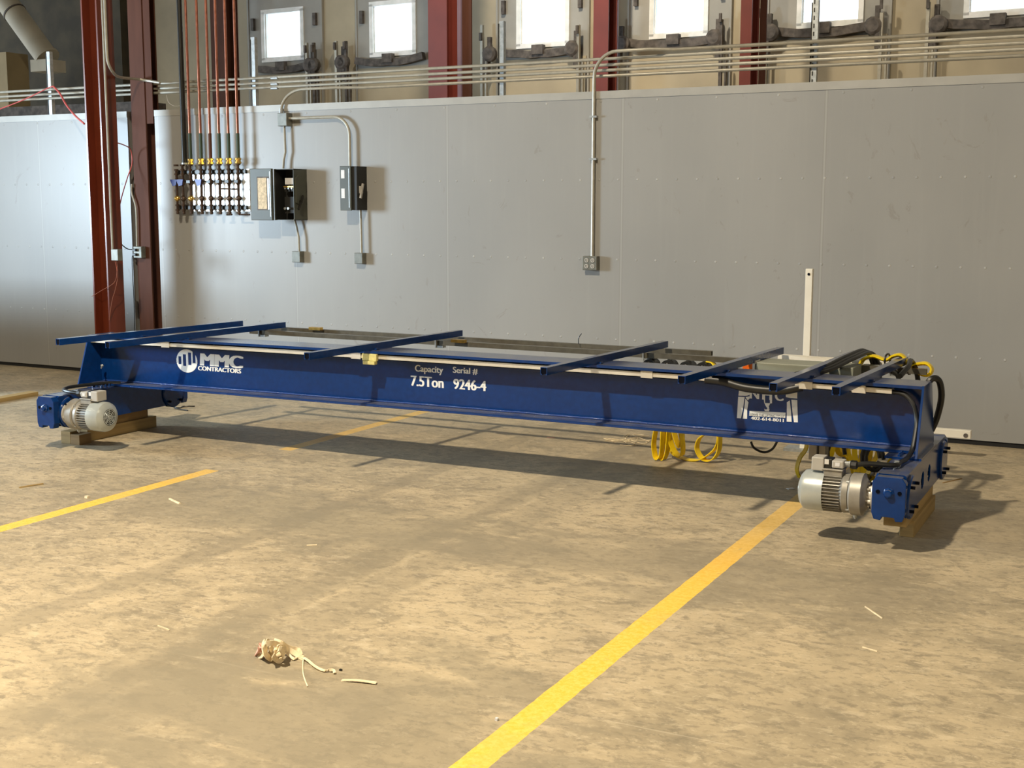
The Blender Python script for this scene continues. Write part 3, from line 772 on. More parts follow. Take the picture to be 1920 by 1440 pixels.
# cross arms (inverted strut channels) -------------------------------
arms = [((-6.375, 5.95), (-6.165, 7.55)), ((-5.93, 5.94), (-5.79, 7.58)), ((-4.41, 5.985), (-4.28, 7.58)), ((-2.88, 6.0), (-2.772, 7.56)),
        ((-2.12, 6.03), (-2.028, 7.56)), ((-1.64, 6.0), (-1.581, 7.60)), ((-1.34, 6.02), (-1.27, 7.42))]
ZA = .730
for (p, q) in arms:
    zc = cz((p[0]+q[0])/2)
    a3 = Vector((p[0], p[1], ZA+zc)); b3 = Vector((q[0], q[1], ZA+zc+.0))
    w_ = .0205; t = .0035; hh = .041
    prof = [(-w_, 0), (-w_, hh), (w_, hh), (w_, 0), (w_-.009, 0), (w_-.009, .006), (w_-t, .006), (w_-t, hh-t), (-w_+t, hh-t), (-w_+t, .006), (-w_+.009, .006), (-w_+.009, 0)]
    ar = MB().sweep([a3, b3], prof, smooth=False, caps=True).build('support_arm', 'blue', crane)
    MB().bar(a3.lerp(b3, .002)+Vector((0, 0, .019)), a3.lerp(b3, .998)+Vector((0, 0, .019)), .030, .030).build('channel_shade', 'blued', ar)  # near-black bar filling the channel, its inner shade put into the colour
    tt = (YC-.0-p[1])/(q[1]-p[1]); mid = a3.lerp(b3, tt)
    MB().box(mid.x-.03, mid.x+.03, YC-.1, YC+.1, ZT+zc, ZA+zc).obox((mid.x+.02, YC-.06, ZT+zc+.006), .02, .03, .012).build('arm_foot', 'blue', ar)

# front rail / tray under the flange edge
def tray(a, b_, name='cable_tray'):
    mb = MB(); yf, yb = YC-.100, YC-.035
    beam(mb, yf, yb, .672, .676, a, b_, 8); beam(mb, yf, yf+.004, .672, .7045, a, b_, 8); beam(mb, yf, yf+.02, .7005, .7045, a, b_, 8); beam(mb, yb-.004, yb, .672, .7105, a, b_, 8)
    o = mb.build(name, 'alu', crane)
    return o
xa = lambda px, py, Y=YC-.10: ony(px, py, Y).x
tr1 = tray(xa(170, 643), xa(1335, 706)); tr2 = tray(xa(1490, 722), xa(1672, 735))
for px in (312, 668, 1213, 1512, 1612):
    X = xa(px, 690); mb = MB(); beam(mb, YC-.105, YC-.099, .669, .708, X-.035, X+.035, 2)
    mb.build('rail_coupling', 'alu', tr1 if px < 1400 else tr2)
Xy = xa(697, 675); mb = MB().box(Xy-.055, Xy+.05, YC-.125, YC-.1, .664+cz(Xy), .709+cz(Xy)).box(Xy-.045, Xy+.042, YC-.135, YC-.1, .642+cz(Xy), .6635+cz(Xy))
mb.build('junction_clip', 'yplas', tr1, bevel=.003)
# black corrugated hose sagging between the rails
xa1, xa2 = xa(1338, 705), xa(1495, 728)
hp = smooth_path([(xa1-.05, YC-.08, .692), (xa1+.05, YC-.085, .688), ((xa1+xa2)/2-.05, YC-.09, .663), (xa2-.1, YC-.09, .660), (xa2+.02, YC-.08, .688)], 8)
MB().tube(hp, .024, 12).build('cable_hose', 'rub', crane)
# rear C rails
def rline(p, q, z):
    a_ = onz(*p, z); b_ = onz(*q, z); return a_, b_
def crail(p, q, z, name='festoon_rail'):
    a_, b_ = rline(p, q, z); a_.z = b_.z = z
    prof = [(-.016, -.032), (-.016, 0), (.016, 0), (.016, -.032), (.006, -.032), (.006, -.028), (.012, -.028), (.012, -.004), (-.012, -.004), (-.012, -.028), (-.006, -.028), (-.006, -.032)]
    return MB().sweep([a_, b_], prof, smooth=False).build(name, 'rail', crane), a_, b_
rA, *_ = crail((500, 611.5), (1335, 658), ZA-.001)
rB, b0, b1 = crail((470, 617), (1738, 692), ZA-.001)
Yr = lambda x: b0.y+(b1.y-b0.y)*(x-b0.x)/(b1.x-b0.x)
for px, py in ((592, 611), (860, 634)):
    p = onz(px, py+2, ZA+.02); MB().box(p.x-.05, p.x+.05, p.y-.02, p.y+.02, ZA-.002, ZA+.018).build('rail_clamp', 'brass', crane)
for (p, q) in arms:
    Xc = q[0]-.03; MB().box(Xc-.03, Xc+.03, Yr(Xc)-.022, Yr(Xc)+.022, ZA-.05, ZA-.036).box(Xc-.03, Xc-.022, Yr(Xc)-.026, Yr(Xc)+.026, ZA-.05, ZA+.0).build('rail_hanger', 'galv', crane)
# white rail lying across the rear arm ends
pa = onz(1462, 664, ZA-.001); pb = onz(1672, 679, ZA-.001)
MB().bar(Vector((pa.x, pa.y, ZA-.020)), Vector((pb.x, pb.y, ZA-.020)), .06, .036).build('spare_rail', 'white', crane)

# cable trolleys with yellow flat cable ------------------------------
def ribbon(pts, wdir, width=.032, th=.006, name='flat_cable', mt='yel', parent=None):
    pts = smooth_path(pts, 6); wd_ = Vector(wdir).normalized()
    prof = [(-width/2, -th/2), (-width/2, th/2), (-width*.2, th/2), (-width*.17, th*.3), (0, th/2), (width*.17, th*.3), (width*.2, th/2), (width/2, th/2), (width/2, -th/2)]
    ups = []
    for i, p in enumerate(pts):
        d = (pts[min(i+1, len(pts)-1)]-pts[max(i-1, 0)]).normalized(); ups.append(d.cross(wd_).normalized()*-1)
    return MB().sweep(pts, prof, smooth=False, ups=ups)
GT = 'black cable trolleys on the rear rail'
tpos = [ony(px, 678, Yr(-2.2)).x for px in (1221, 1255, 1290, 1321)]
names4 = ['leftmost black cable trolley of the row of four under the rear rail', 'second from left of the four black cable trolleys under the rear rail',
          'third from left of the four black cable trolleys under the rear rail', 'rightmost of the four black cable trolleys, beside the bent yellow cable end']
def trolley(X, Y, label, zt=ZA-.035):
    r = thing('cable_trolley', (X, Y, zt-.14), label, 'trolley', GT)
    half = [(.045*math.cos(math.pi*k/12), .045*math.sin(math.pi*k/12)) for k in range(13)]
    inner = [(.030*math.cos(math.pi*k/12), .030*math.sin(math.pi*k/12)) for k in range(12, -1, -1)]
    MB().prism([(X+u, zt-.046+v) for u, v in half+inner], 'y', Y-.045, Y+.045).build('saddle', 'rub', r)
    MB().box(X-.03, X+.03, Y-.004, Y+.004, zt-.03, zt-.012).box(X-.012, X+.012, Y-.010, Y+.010, zt-.013, zt-.001).box(X-.004, X+.004, Y-.048, Y-.044, zt-.09, zt-.02).build('hanger_plate', 'galv', r)
    return r
for X, lb in zip(tpos, names4): trolley(X, Yr(X), lb)
GY = 'loops of yellow flat cable'
for i, X in enumerate(tpos):
    Y = Yr(X); z = ZA-.035-.038
    Xn = tpos[i+1] if i < 3 else X+.12
    if i < 3:
        p = [(X+.036, Y, z+.012), (X+.052, Y, z-.04), ((X+Xn)/2, Y, z-.10), (Xn-.052, Y, z-.04), (Xn-.036, Y, z+.012)]
    else: p = [(X+.02, Y, z+.04), (X+.06, Y-.01, z+.03), (X+.10, Y-.03, z-.03), (X+.11, Y-.03, z-.10), (X+.10, Y-.03, z-.16)]
    o = ribbon(p, (0, 1, 0), .05).build('flat_cable', 'yel')
    tag(o, ['yellow flat cable loop between the first and second trolleys from the left', 'yellow flat cable loop between the two middle trolleys of the row of four',
            'yellow flat cable loop between the third and fourth trolleys from the left', 'short bent end of yellow flat cable right of the fourth trolley'][i], 'cable', GY)
# loops resting on the floor behind the girder, left bundle
def fl(px, py, z): p = onz(px, py, z); return p
def gpt(px, py, Y): return ony(px, py, Y)
Yb = 7.62
fb = thing('flat_cable_coil', gpt(1285, 862, Yb), 'loose loops of yellow flat cable touching the floor beneath the middle of the girder', 'cable')
fb.location.z = 0
loops = [
    [(1232, 795), (1226, 830), (1229, 856), (1236, 859), (1241, 845), (1243, 800)],
    [(1247, 795), (1243, 830), (1240, 856), (1246, 860), (1252, 840), (1254, 800)],
    [(1252, 800), (1258, 830), (1268, 850), (1279, 853), (1280, 830), (1274, 800)],
    [(1262, 800), (1268, 825), (1276, 838), (1279, 815), (1270, 795)],
    [(1246, 820), (1262, 848), (1284, 860), (1310, 862), (1332, 850), (1345, 835), (1347, 815), (1330, 812), (1312, 822), (1307, 842), (1318, 860), (1335, 862), (1348, 845), (1350, 812)],
]
for i, lp in enumerate(loops):
    Y = Yb+.03*(i-2)*.7; P = [ony(x, y, Y) for x, y in lp]
    for p in P: p.z = max(p.z, .012)
    ribbon(P, (.35, 1, .1), .045).build('cable_loop', 'yel', fb)
# right bundle hanging behind the motor
fbr = thing('flat_cable_bundle', (ony(1600, 900, 7.35).x, 7.35, 0), 'thick bundle of yellow flat cable hanging behind the right motor', 'cable')
Yk = 7.47
bl = [[(1512, 838), (1500, 858), (1494, 880), (1499, 905)], [(1545, 842), (1541, 862), (1540, 890)], [(1561, 842), (1555, 865), (1553, 892)],
      [(1578, 843), (1590, 862), (1598, 880), (1600, 915)], [(1590, 845), (1596, 862), (1604, 880), (1605, 918)], [(1602, 846), (1606, 870), (1608, 912)],
      [(1615, 846), (1613, 868), (1612, 912)], [(1622, 848), (1620, 868), (1616, 905)], [(1632, 848), (1628, 868), (1620, 910)], [(1645, 850), (1634, 872), (1622, 900)],
      [(1675, 852), (1668, 868), (1660, 884), (1650, 900)], [(1570, 845), (1585, 858), (1570, 875), (1562, 905)]]
for i, lp in enumerate(bl):
    Y = Yk+.035*((i*3) % 5-2); P = [ony(x, y, Y) for x, y in lp]
    P = [P[0]+Vector((0, 0, .14))]+P
    for p in P: p.z = max(p.z, .02)
    ribbon(P, (1, .7*((i % 3)-1), 0), .030).build('cable_strand', 'yel', fbr)
P = [ony(x, y, Yk) for x, y in ((1600, 905), (1612, 912), (1632, 908), (1650, 906), (1642, 898), (1622, 896))]
for p in P: p.z = max(p.z, .02)
ribbon(P, (0, .5, 1), .03).build('cable_strand', 'yel', fbr)
# tie strap and dark cable hanks in the bundle
MB().box(ony(1596, 890, Yk-.1).x, ony(1628, 890, Yk-.1).x, Yk-.11, Yk+.11, ony(1600, 893, Yk).z, ony(1600, 886, Yk).z).build('tie_wrap', 'rub', fbr)
hk = MB()
for k, (px, py) in enumerate(((1640, 860), (1632, 858), (1566, 852))):
    c_ = ony(px, py, 7.2); hk.tube([c_+Vector((.05*math.cos(t*.5), .012*k, .07*math.sin(t*.5))) for t in range(13)], .012, 8)
    
tag(hk.build('cable_hank', 'rub'), 'dark looped control cable hank behind the right end of the girder', 'cable')
# yellow cable looped over the right-most arm
tl = thing('flat_cable_loop', ony(1680, 690, 7.1), 'yellow flat cable looped over the right end arms and rail', 'cable')
Yt = 7.42
for off in (0, .022):
    P = [ony(x, y, Yt+.0) for x, y in ((1614, 684), (1622, 674), (1640, 669), (1662, 676), (1676, 669), (1690, 667), (1701, 676), (1706, 688), (1720, 684), (1738, 683), (1748, 692), (1744, 703), (1730, 703), (1716, 696), (1704, 695))]
    P = [p+Vector((0, -off*1.5, off*.5)) for p in P]
    for p in P: p.z = max(p.z, .64)
    ribbon(P, (0, 1, .0), .05, .010).build('cable_strand', 'yel', tl)
for px, py in ((1664, 675), (1706, 690)):
    c_ = ony(px, py, Yt-.02); MB().tube([c_+Vector((.008*math.sin(t*.5), .04*math.sin(t*.5), .035*math.cos(t*.5))) for t in range(13)], .006, 6).build('tie_wrap', 'rub', tl)
# black cables over the sixth and seventh arms
def cable(pts, r, label, mt='rub', name='black_cable', cat='cable', n=6, grp=None):
    return tag(MB().tube(smooth_path(pts, n), r, 8).build(name, mt), label, cat, grp)
k1 = [Vector((-1.70, 6.66, .745)), Vector((-1.60, 6.85, .765)), Vector((-1.535, 7.15, .80)), Vector((-1.50, 7.45, .80)), Vector((-1.46, 7.50, .70)), Vector((-1.46, 7.50, .55))]
bc = thing('black_cable_bundle', (-1.55, 7.1, .73), 'black cables tied alongside the second arm from the right end', 'cable')
for dx in (0, .022, .04): MB().tube(smooth_path([p+Vector((dx, 0, -dx*.3)) for p in k1], 6), .0115, 8).build('cable_strand', 'rub', bc)
cable([(-1.22, 7.02, .72), (-1.20, 7.15, .76), (-1.22, 7.33, .77), (-1.20, 7.42, .70), (-1.17, 7.42, .52)], .015, 'black cable dropping behind the right-most arm end')
cable([(-1.06, 6.80, .60), (-1.045, 6.79, .70), (-1.02, 6.80, .745), (-.99, 6.84, .73), (-.98, 6.88, .64), (-1.005, 6.93, .52), (-1.03, 6.93, .45)], .017, 'black hose arching over the right end plate')
cable([ony(1408, 828, 7.0), ony(1414, 840, 7.0), ony(1432, 848, 7.0), ony(1448, 842, 7.0), ony(1458, 826, 7.0)], .007, 'thin black cable hanging in an arc under the girder')
cable([onz(1085, 645, ZA), onz(1085, 645, ZA)+Vector((.0, 0, .04)), onz(1085, 645, ZA)+Vector((.02, 0, .07))], .003, 'short black tie end sticking up from the rear rail')
# end cable over connection area
mbx = thing('rail_connector_box', (-1.5, 7.35, .55), 'small steel junction block hung among the cables between the two right arms', 'junction box')
MB().box(-1.50, -1.40, 7.36, 7.44, .655, .725).build('housing', 'galv', mbx, bevel=.004)
MB().cyl((-1.45, 7.36, .69), (-1.45, 7.33, .69), .02, 12).build('knob', 'brass', mbx)
MB().tube(arc((-1.33, 7.30, .66), .055, 0, 2*math.pi, 16, ('x', 'z')), .014, 8).build('cable_ring', 'rub', mbx)
# control cabinet and beacon behind the girder
Yc_ = 7.05
xl, zt1 = ony(1416, 679, Yc_).x, ony(1416, 679, Yc_).z; xr = ony(1600, 690, Yc_).x
cab = thing('control_cabinet', ((xl+xr)/2, Yc_+.1, .40), 'grey-green control cabinet mounted behind the girder beside the orange lamp', 'cabinet')
MB().box(xl, xr, Yc_, Yc_+.22, .42, zt1).build('housing', 'cab', cab, bevel=.005)
MB().box(xl, xr-.0, Yc_-.004, Yc_, .43, zt1-.01).build('door', 'cab', cab)
MB().box(xl+.1, xr-.1, YC+.117, Yc_, .45, .50).build('bracket', 'cab', cab)
xo = ony(1392, 690, Yc_).x; xo2 = ony(1411, 690, Yc_).x
bea = thing('orange_beacon', ((xo+xo2)/2, Yc_+.04, .6), 'small orange box lamp behind the girder top, left of the cabinet', 'lamp')
MB().box(xo, xo2, Yc_, Yc_+.08, .62, zt1+.005).build('lens', 'orange', bea, bevel=.004)
MB().box(xo2, xo2+.02, Yc_-.004, Yc_+.085, .58, zt1+.008).box(xo2, xl, Yc_+.02, Yc_+.06, .60, .62).build('end_frame', 'white', bea)
pb_ = ony(1530, 855, 7.0)
pbx = thing('pull_box', (pb_.x, 7.05, .2), 'grey metal box hanging under the girder between yellow cables', 'junction box')
MB().box(ony(1516, 850, 7).x, ony(1531, 850, 7).x, 7.0, 7.1, ony(1520, 862, 7).z, .42).box(ony(1533, 850, 7).x, ony(1546, 850, 7).x, 7.02, 7.1, ony(1540, 862, 7).z, .42).build('housing', 'plast', pbx, bevel=.004)
MB().box(ony(1531, 850, 7).x-.002, ony(1533, 850, 7).x+.002, 7.03, 7.08, .30, .42).build('joint', 'galv', pbx)

# ================================================================== TIMBER SUPPORTS
def timber(x0, x1, y0, y1, z0, z1, label, mt='wood', grp=None, name='timber_block'):
    return tag(MB().box(x0, x1, y0, y1, z0, z1).build(name, mt, bevel=.003), label, 'timber', grp)
timber(-1.075, -1.005, 6.36, 7.02, 0, .082, 'lower timber under the right end truck')
timber(-1.13, -1.02, 6.22, 7.02, .082, .164, 'upper timber carrying the right end truck', 'wood')
timber(-6.66, -6.57, 6.36, 7.04, 0, .083, 'long pale timber on the floor under the left end truck')
timber(-6.66, -6.585, 6.50, 6.97, .083, .158, 'dark timber wedged between the long timber and the left end truck', 'woodd')
timber(-6.70, -6.61, 6.24, 6.335, 0, .085, 'short timber offcut on end beneath the left motor', 'wood')
timber(-6.605, -6.52, 6.235, 6.345, 0, .070, 'short dark timber block beneath the left motor, right of the offcut', 'woodd')
a_ = onz(-30, 758); b2 = onz(64, 741)
tag(MB().bar(Vector((a_.x, a_.y, .017)), Vector((b2.x, b2.y, .017)), .10, .034).build('pine_board', 'wood', bevel=.002), 'pale pine board lying on the floor at the left edge', 'board')

# white post and horizontal board
pw = ony(1512, 690, 8.35)
post = thing('white_post', (pw.x, 8.35, 0), 'tall white square post standing behind the girder', 'post')
ztop = ony(1512, 504, 8.33).z; wpx = .027
MB().box(pw.x-wpx+.004, pw.x+wpx-.004, 8.33, 8.37, 0, ztop).build('shaft', 'white', post, bevel=.002)
MB().cyl((pw.x, 8.33, ztop-.035), (pw.x, 8.326, ztop-.035), .009, 10).build('bolt_hole', 'blued', post)
MB().box(pw.x-.12, pw.x+.12, 8.28, 8.42, 0, .02).build('foot_plate', 'galv', post)
ye = 8.55; e0 = ony(1690, 806, ye); e1 = ony(1820, 814, ye)
bd = thing('white_board', (e0.x, ye, 0), 'white painted board end sticking out near the floor behind the right end truck', 'board')
MB().box(e0.x, e1.x, ye, ye+.05, e1.z-.033, e1.z+.020).build('plank', 'white', bd, bevel=.003)
MB().cyl((e1.x-.03, ye, e1.z-.012), (e1.x-.03, ye-.003, e1.z-.012), .015, 10).build('end_hole', 'rust', bd)
MB().box(e0.x+.02, e0.x+.12, ye, ye+.1, 0, e1.z-.033).build('rest_block', 'woodd', bd)

# ================================================================== SERVICES ON THE PARTITION
ZC = []
def strut(px, y_top, label, mt='galv'):
    X = ony(px, 150, YW+.13).x; zt = ony(px, y_top, YW+.13).z
    r = thing('strut_post', (X, YW+.15, 0), label, 'post', 'galvanised strut posts carrying the conduits')
    w_ = .0205
    poly = [(X-w_, YW+.11), (X+w_, YW+.11), (X+w_, YW+.151), (X+w_-.009, YW+.151), (X+w_-.009, YW+.145), (X+w_-.003, YW+.145), (X+w_-.003, YW+.113),
            (X-w_+.003, YW+.113), (X-w_+.003, YW+.145), (X-w_+.009, YW+.145), (X-w_+.009, YW+.151), (X-w_, YW+.151)]
    MB().prism(poly, 'z', 0, zt).build('channel', mt, r)
    MB().box(X-.028, X-.0215, YW+.105, YW+.155, 0, zt-.02).build('back_channel', 'ironp', r)
    return r, X, zt
strut(95, 97, 'galvanised strut post at the far left beside the red cord')
strut(478, 70, 'galvanised strut post right of the copper pipes')
strut(942, 40, 'galvanised strut post near the centre, right of the wide red column')
r4, X4, z4 = strut(1526, 0, 'slotted galvanised strut post in front of the fifth window')
z = 2.5
sl = MB()
while z < z4: sl.box(X4-.012, X4-.003, YW+.1085, YW+.1105, z, z+.03); z += .055
sl.build('slots', 'ironp', r4)
# horizontal conduits: pixel heights at two columns
YCd = YW+.085
def cond(pts, r=.0125, label='', Y=None, cat='conduit', grp='horizontal conduits above the wall', mt='emt', couplings=()):
    Y = Y or YCd; P = [p if isinstance(p, Vector) else ony(p[0], p[1], Y) for p in pts]
    o = thing('conduit', (P[0].x, P[0].y, P[0].z), label, cat, grp)
    MB().tube(P, r, 10).build('pipe', mt, o)
    if couplings:
        mb = MB()
        for (px, py) in couplings:
            p = ony(px, py, Y); mb.tube([p+Vector((-.035, 0, 0)), p+Vector((.035, 0, 0))], r+.0035, 10)
        mb.build('coupling', 'galv', o)
    return o
def ln(px, zref): return ony(px, 100, YCd-.0).x
# heights taken at x=1340 px; every run is level
hs = [(99.3, -60, 1960), (111, -60, 1960), (121.5, -60, 1960)]
lbs = ['second conduit from the top at the right', 'third conduit from the top at the right', 'fourth conduit from the top at the right']
for (yy, xa_, xb_), lb in zip(hs, ('top conduit of the long runs crossing the whole picture above the wall', 'middle conduit of the long runs crossing the whole picture above the wall', 'lowest conduit of the three long runs crossing the whole picture above the wall')):
    p = ony(1340, yy, YCd); a_ = -13.9; b_ = 8.8
    cond([Vector((a_, YCd, p.z)), Vector((b_, YCd, p.z))], label=lb, couplings=((515, 146 if yy < 105 else (157 if yy < 115 else 165)),))
# conduit bending down to the quad outlet
pz = ony(1340, 88.5, YCd).z; xe = 8.8; xb_ = ony(1113, 130, YW-.03).x; xk = xb_+.16
Yo = YW-.018
pts = [Vector((xb_, Yo, ony(1107, 480, Yo).z)), Vector((xb_, Yo, pz-.20))] + [Vector((xb_+.19-.19*math.cos(t*math.pi/16), Yo, pz-.19+.19*math.sin(t*math.pi/16))) for t in range(1, 9)]
pts += [Vector((xb_+.45, Yo, pz)), Vector((xb_+.60, YCd, pz)), Vector((xe, YCd, pz))]
co = cond(pts, .0135, 'conduit that bends down the wall to the four-socket outlet', grp=None)
MB().box(xb_-.03, xb_+.03, Yo-.017, YW, 1.98, 1.995).box(xb_-.03, xb_+.03, Yo-.017, YW, 2.30, 2.315).build('strap', 'galv', co)
# conduit bending down to the junction box, left
pz2 = ony(1340, 132.5, YCd).z; xj = ony(527, 200, YW-.03).x; xe = 8.8
pts = [Vector((xj, YW-.03, ony(528, 205, YW-.03).z)), Vector((xj, YW-.03, pz2-.18))] + [Vector((xj+.24-.24*math.cos(t*math.pi/16), YW-.03, pz2-.18+.18*math.sin(t*math.pi/16))) for t in range(1, 9)]
pts += [Vector((xj+.55, YW-.03, pz2)), Vector((xj+.8, YCd, pz2)), Vector((xe, YCd, pz2))]
cond(pts, .0125, 'conduit that arches down to the small junction box above the breaker panel', grp=None)
# vertical boxes
def ebox(px0, px1, py0, py1, depth, label, name='junction_box', mt='boxm', cat='junction box', Y=None, grp=None, cover=True):
    Y0 = (Y or YW); yf = Y0-depth
    a_ = ony(px0, py0, yf); b_ = ony(px1, py1, yf)
    r = thing(name, ((a_.x+b_.x)/2, Y0, b_.z), label, cat, grp)
    MB().box(a_.x, b_.x, yf, Y0, b_.z, a_.z).build('box_body', mt, r, bevel=.003)
    if cover: MB().box(a_.x+.003, b_.x-.003, yf-.003, yf, b_.z+.003, a_.z-.003).build('cover', mt, r, bevel=.001)
    return r, a_, b_
jb1, ja, jb_ = ebox(520, 538, 212, 236, .08, 'steel junction box high on the wall above the breaker panel')
MB().cyl((xj, YW-.03, ja.z), (xj, YW-.03, ja.z+.04), .019, 10).build('connector', 'galv', jb1)
ebox(547, 563, 471, 492, .06, 'small steel box low on the wall below the breaker panel')
ebox(664, 680, 474, 495, .06, 'small steel box low on the wall below the disconnect switch')
# quad outlet
q4, qa, qb = ebox(1092, 1119, 480, 507, .055, 'steel four-socket outlet box on the grey wall at the conduit end', 'outlet_box', cat='outlet')
for i in (0, 1):
    for j in (0, 1):
        cx = qa.x+(qb.x-qa.x)*(.29+.42*i); cz2 = qb.z+(qa.z-qb.z)*(.29+.42*j)
        MB().lathe((cx, qa.y-.003, cz2), (0, -1, 0), [(0, .017), (.003, .017)], 14).build('socket', 'plast', q4)
        MB().box(cx-.008, cx-.005, qa.y-.0075, qa.y-.006, cz2-.005, cz2+.007).box(cx+.004, cx+.007, qa.y-.0075, qa.y-.006, cz2-.005, cz2+.007).box(cx-.002, cx+.002, qa.y-.0075, qa.y-.006, cz2-.012, cz2-.008).build('socket_slots', 'boxin', q4)
# conduits between boxes
Ys = YW-.045
cond([(533, 236), (534, 262), (535, 285), (532, 300), (531, 316)], .011, 'conduit from the high junction box down into the breaker panel', Ys, grp='short conduits on the grey wall')
pq = [ony(540, 222, Ys)]
pz3 = pq[0].z; xr_ = ony(656, 290, Ys).x
pq += [Vector((xr_-.16, Ys, pz3))]+[Vector((xr_-.16+.16*math.sin(t*math.pi/16), Ys, pz3-.16+.16*math.cos(t*math.pi/16))) for t in range(1, 9)]+[Vector((xr_, Ys, ony(659, 314, Ys).z))]
cond(pq, .0125, 'conduit bending over from the high junction box to the disconnect switch', Ys, grp='short conduits on the grey wall')
cond([(552, 410), (556, 425), (560, 445), (561, 472)], .010, 'conduit from the breaker panel down to its low box', Ys, grp='short conduits on the grey wall')
cond([(676, 394), (677, 430), (678, 474)], .010, 'conduit from the disconnect switch down to its low box', Ys, grp='short conduits on the grey wall')

# breaker panel with its door swung open
d = .19; yf = YW-d
pa_ = ony(513, 317, yf); pb2 = ony(552, 413, yf)
pn = thing('breaker_panel', ((pa_.x+pb2.x)/2, YW, pb2.z), 'dark grey electrical breaker panel with its door swung open', 'electrical panel')
x0, x1, z0, z1 = pa_.x, pb2.x, pb2.z, pa_.z; t = .004
MB().box(x0, x1, YW-t, YW, z0, z1).box(x0, x0+t, yf, YW, z0, z1).box(x1-t, x1, yf, YW, z0, z1).box(x0, x1, yf, YW, z0, z0+t).box(x0, x1, yf, YW, z1-t, z1).build('housing', 'dgreen', pn)
MB().box(x0+t, x1-t, YW-.03, YW-t, z0+t, z1-t).box(x0+t, x0+t+.002, yf+.01, YW-t, z0+t, z1-t).build('liner', 'boxin', pn)
dl = ony(465, 315, yf-.015); 
dx0 = x0-.235
MB().box(dx0, x0-.004, yf-.03, yf-.002, z0-.002, z1+.004).build('door', 'dgreen', pn, bevel=.004)
MB().box(dx0+.075, x0-.03, yf-.032, yf-.030, z0+.085, z1-.065).build('door_recess', 'rust', pn)
MB().box(dx0+.085, x0-.055, yf-.034, yf-.032, z0+.095, z1-.075).build('schedule_card', 'paper', pn)
MB().box(x0-.045, x0-.028, yf-.034, yf-.03, z0+.09, z1-.08).box(x0-.022, x0-.014, yf-.033, yf-.03, z0+.03, z1-.02).build('door_highlight_strip', 'galv', pn)
MB().box(x0+.05, x1-.02, YW-.10, YW-.03, z1-.13, z1-.075).build('fuse_block', 'label', pn)
for k in range(3):
    xx = x0+.06+k*.035
    MB().box(xx, xx+.02, YW-.12, YW-.03, z1-.19, z1-.14).build('breaker', 'boxin', pn)
    MB().cyl((xx+.01, YW-.12, z1-.165), (xx+.01, YW-.13, z1-.165), .008, 8).build('terminal', 'galv', pn)
    if k < 2: MB().cyl((xx+.01, YW-.12, z0+.10), (xx+.01, YW-.14, z0+.10), .011, 8).build('terminal', 'galv', pn)
MB().box(x0+.05, x1-.01, YW-.125, YW-.05, z1-.155, z1-.145).build('bus_bar', 'brass', pn)
MB().box(x0+.05, x1-.015, YW-.11, YW-.03, z0+.06, z0+.20).build('fuse_carrier', 'boxin', pn)
hx = x1+.004
MB().prism([(yf+.02, z0+.15), (yf+.02, z1-.08), (yf+.06, z1-.05), (YW-.03, z1-.09), (YW-.03, z0+.20), (yf+.07, z0+.13)], 'x', x1, x1+.012).build('switch_plate', 'dgreen', pn)
MB().bar(Vector((hx+.02, yf+.03, z0+.09)), Vector((hx+.02, yf+.10, z0+.21)), .014, .018).bar(Vector((hx+.0, yf+.07, z0+.16)), Vector((hx+.03, yf+.07, z0+.16)), .02, .02).build('switch_lever', 'ironp', pn)
# disconnect switch
d = .15; yf = YW-d; pa_ = ony(640, 312, yf); pb2 = ony(659, 394, yf)
ds = thing('disconnect_switch', ((pa_.x+pb2.x)/2, YW, pb2.z), 'narrow dark grey disconnect switch box right of the breaker panel', 'electrical switch')
x0, x1, z0, z1 = pa_.x, pb2.x+.06, pb2.z, pa_.z
MB().box(x0, x1, yf, YW, z0, z1).build('housing', 'boxin', ds, bevel=.003)
MB().box(x0-.004, x1-.05, yf-.02, yf-.001, z0-.003, z1+.003).build('cover', 'dgreen', ds, bevel=.003)
MB().box(x0+.01, x0+.045, yf-.022, yf-.020, z1-.10, z1-.03).box(x0+.01, x0+.045, yf-.022, yf-.020, z0+.10, z0+.18).build('cover_label', 'label', ds)
MB().box(x1-.070, x1-.062, yf-.023, yf-.020, z0+.02, z1-.02).build('cover_edge', 'galv', ds)
MB().bar(Vector((x1+.02, yf+.02, z0+.10)), Vector((x1+.02, yf+.06, z0+.22)), .014, .018).box(x1, x1+.02, yf+.03, yf+.06, z0+.14, z0+.20).build('switch_lever', 'plast', ds)

# copper pipes with brass fittings and the valve manifold
Yp = YW-.10
pipes_px = [(357.5, 355), (377.5, 371.5), (395, 386.5), (412, 404), (429.5, 421.5), (447, 440)]
ord_ = ['leftmost', 'second', 'third', 'fourth', 'fifth', 'rightmost']
bx = MB(TF) if False else None
zf = ony(400, 301, Yp).z
for i, (px, _) in enumerate(pipes_px):
    X = ony(px, 300, Yp).x
    r = thing('copper_pipe', (X, Yp, zf), '%s of the six vertical copper pipes above the valve manifold' % (ord_[i] if i in (0, 5) else ord_[i]+' from left'), 'pipe', 'vertical copper pipes')
    MB().tube([(X, Yp, zf), (X, Yp, 5.2)], .0125, 12).build('pipe', 'copper', r)
    zg0 = ony(px, 250, Yp).z
    MB().tube([(X, Yp, zf+.02), (X, Yp, zg0)], .0155, 12).build('sleeve', 'green' if i != 2 else 'redt', r)
    MB().lathe((X, Yp, zf-.035), (0, 0, 1), [(0, .018), (.006, .026), (.02, .026), (.024, .02), (.034, .02), (.038, .026), (.052, .026), (.056, .018)], 8, smooth=False).build('union_fitting', 'brass', r)
Xb = ony(346, 300, Yp).x
r = thing('iron_pipe', (Xb, Yp, zf), 'black iron pipe left of the copper pipes', 'pipe')
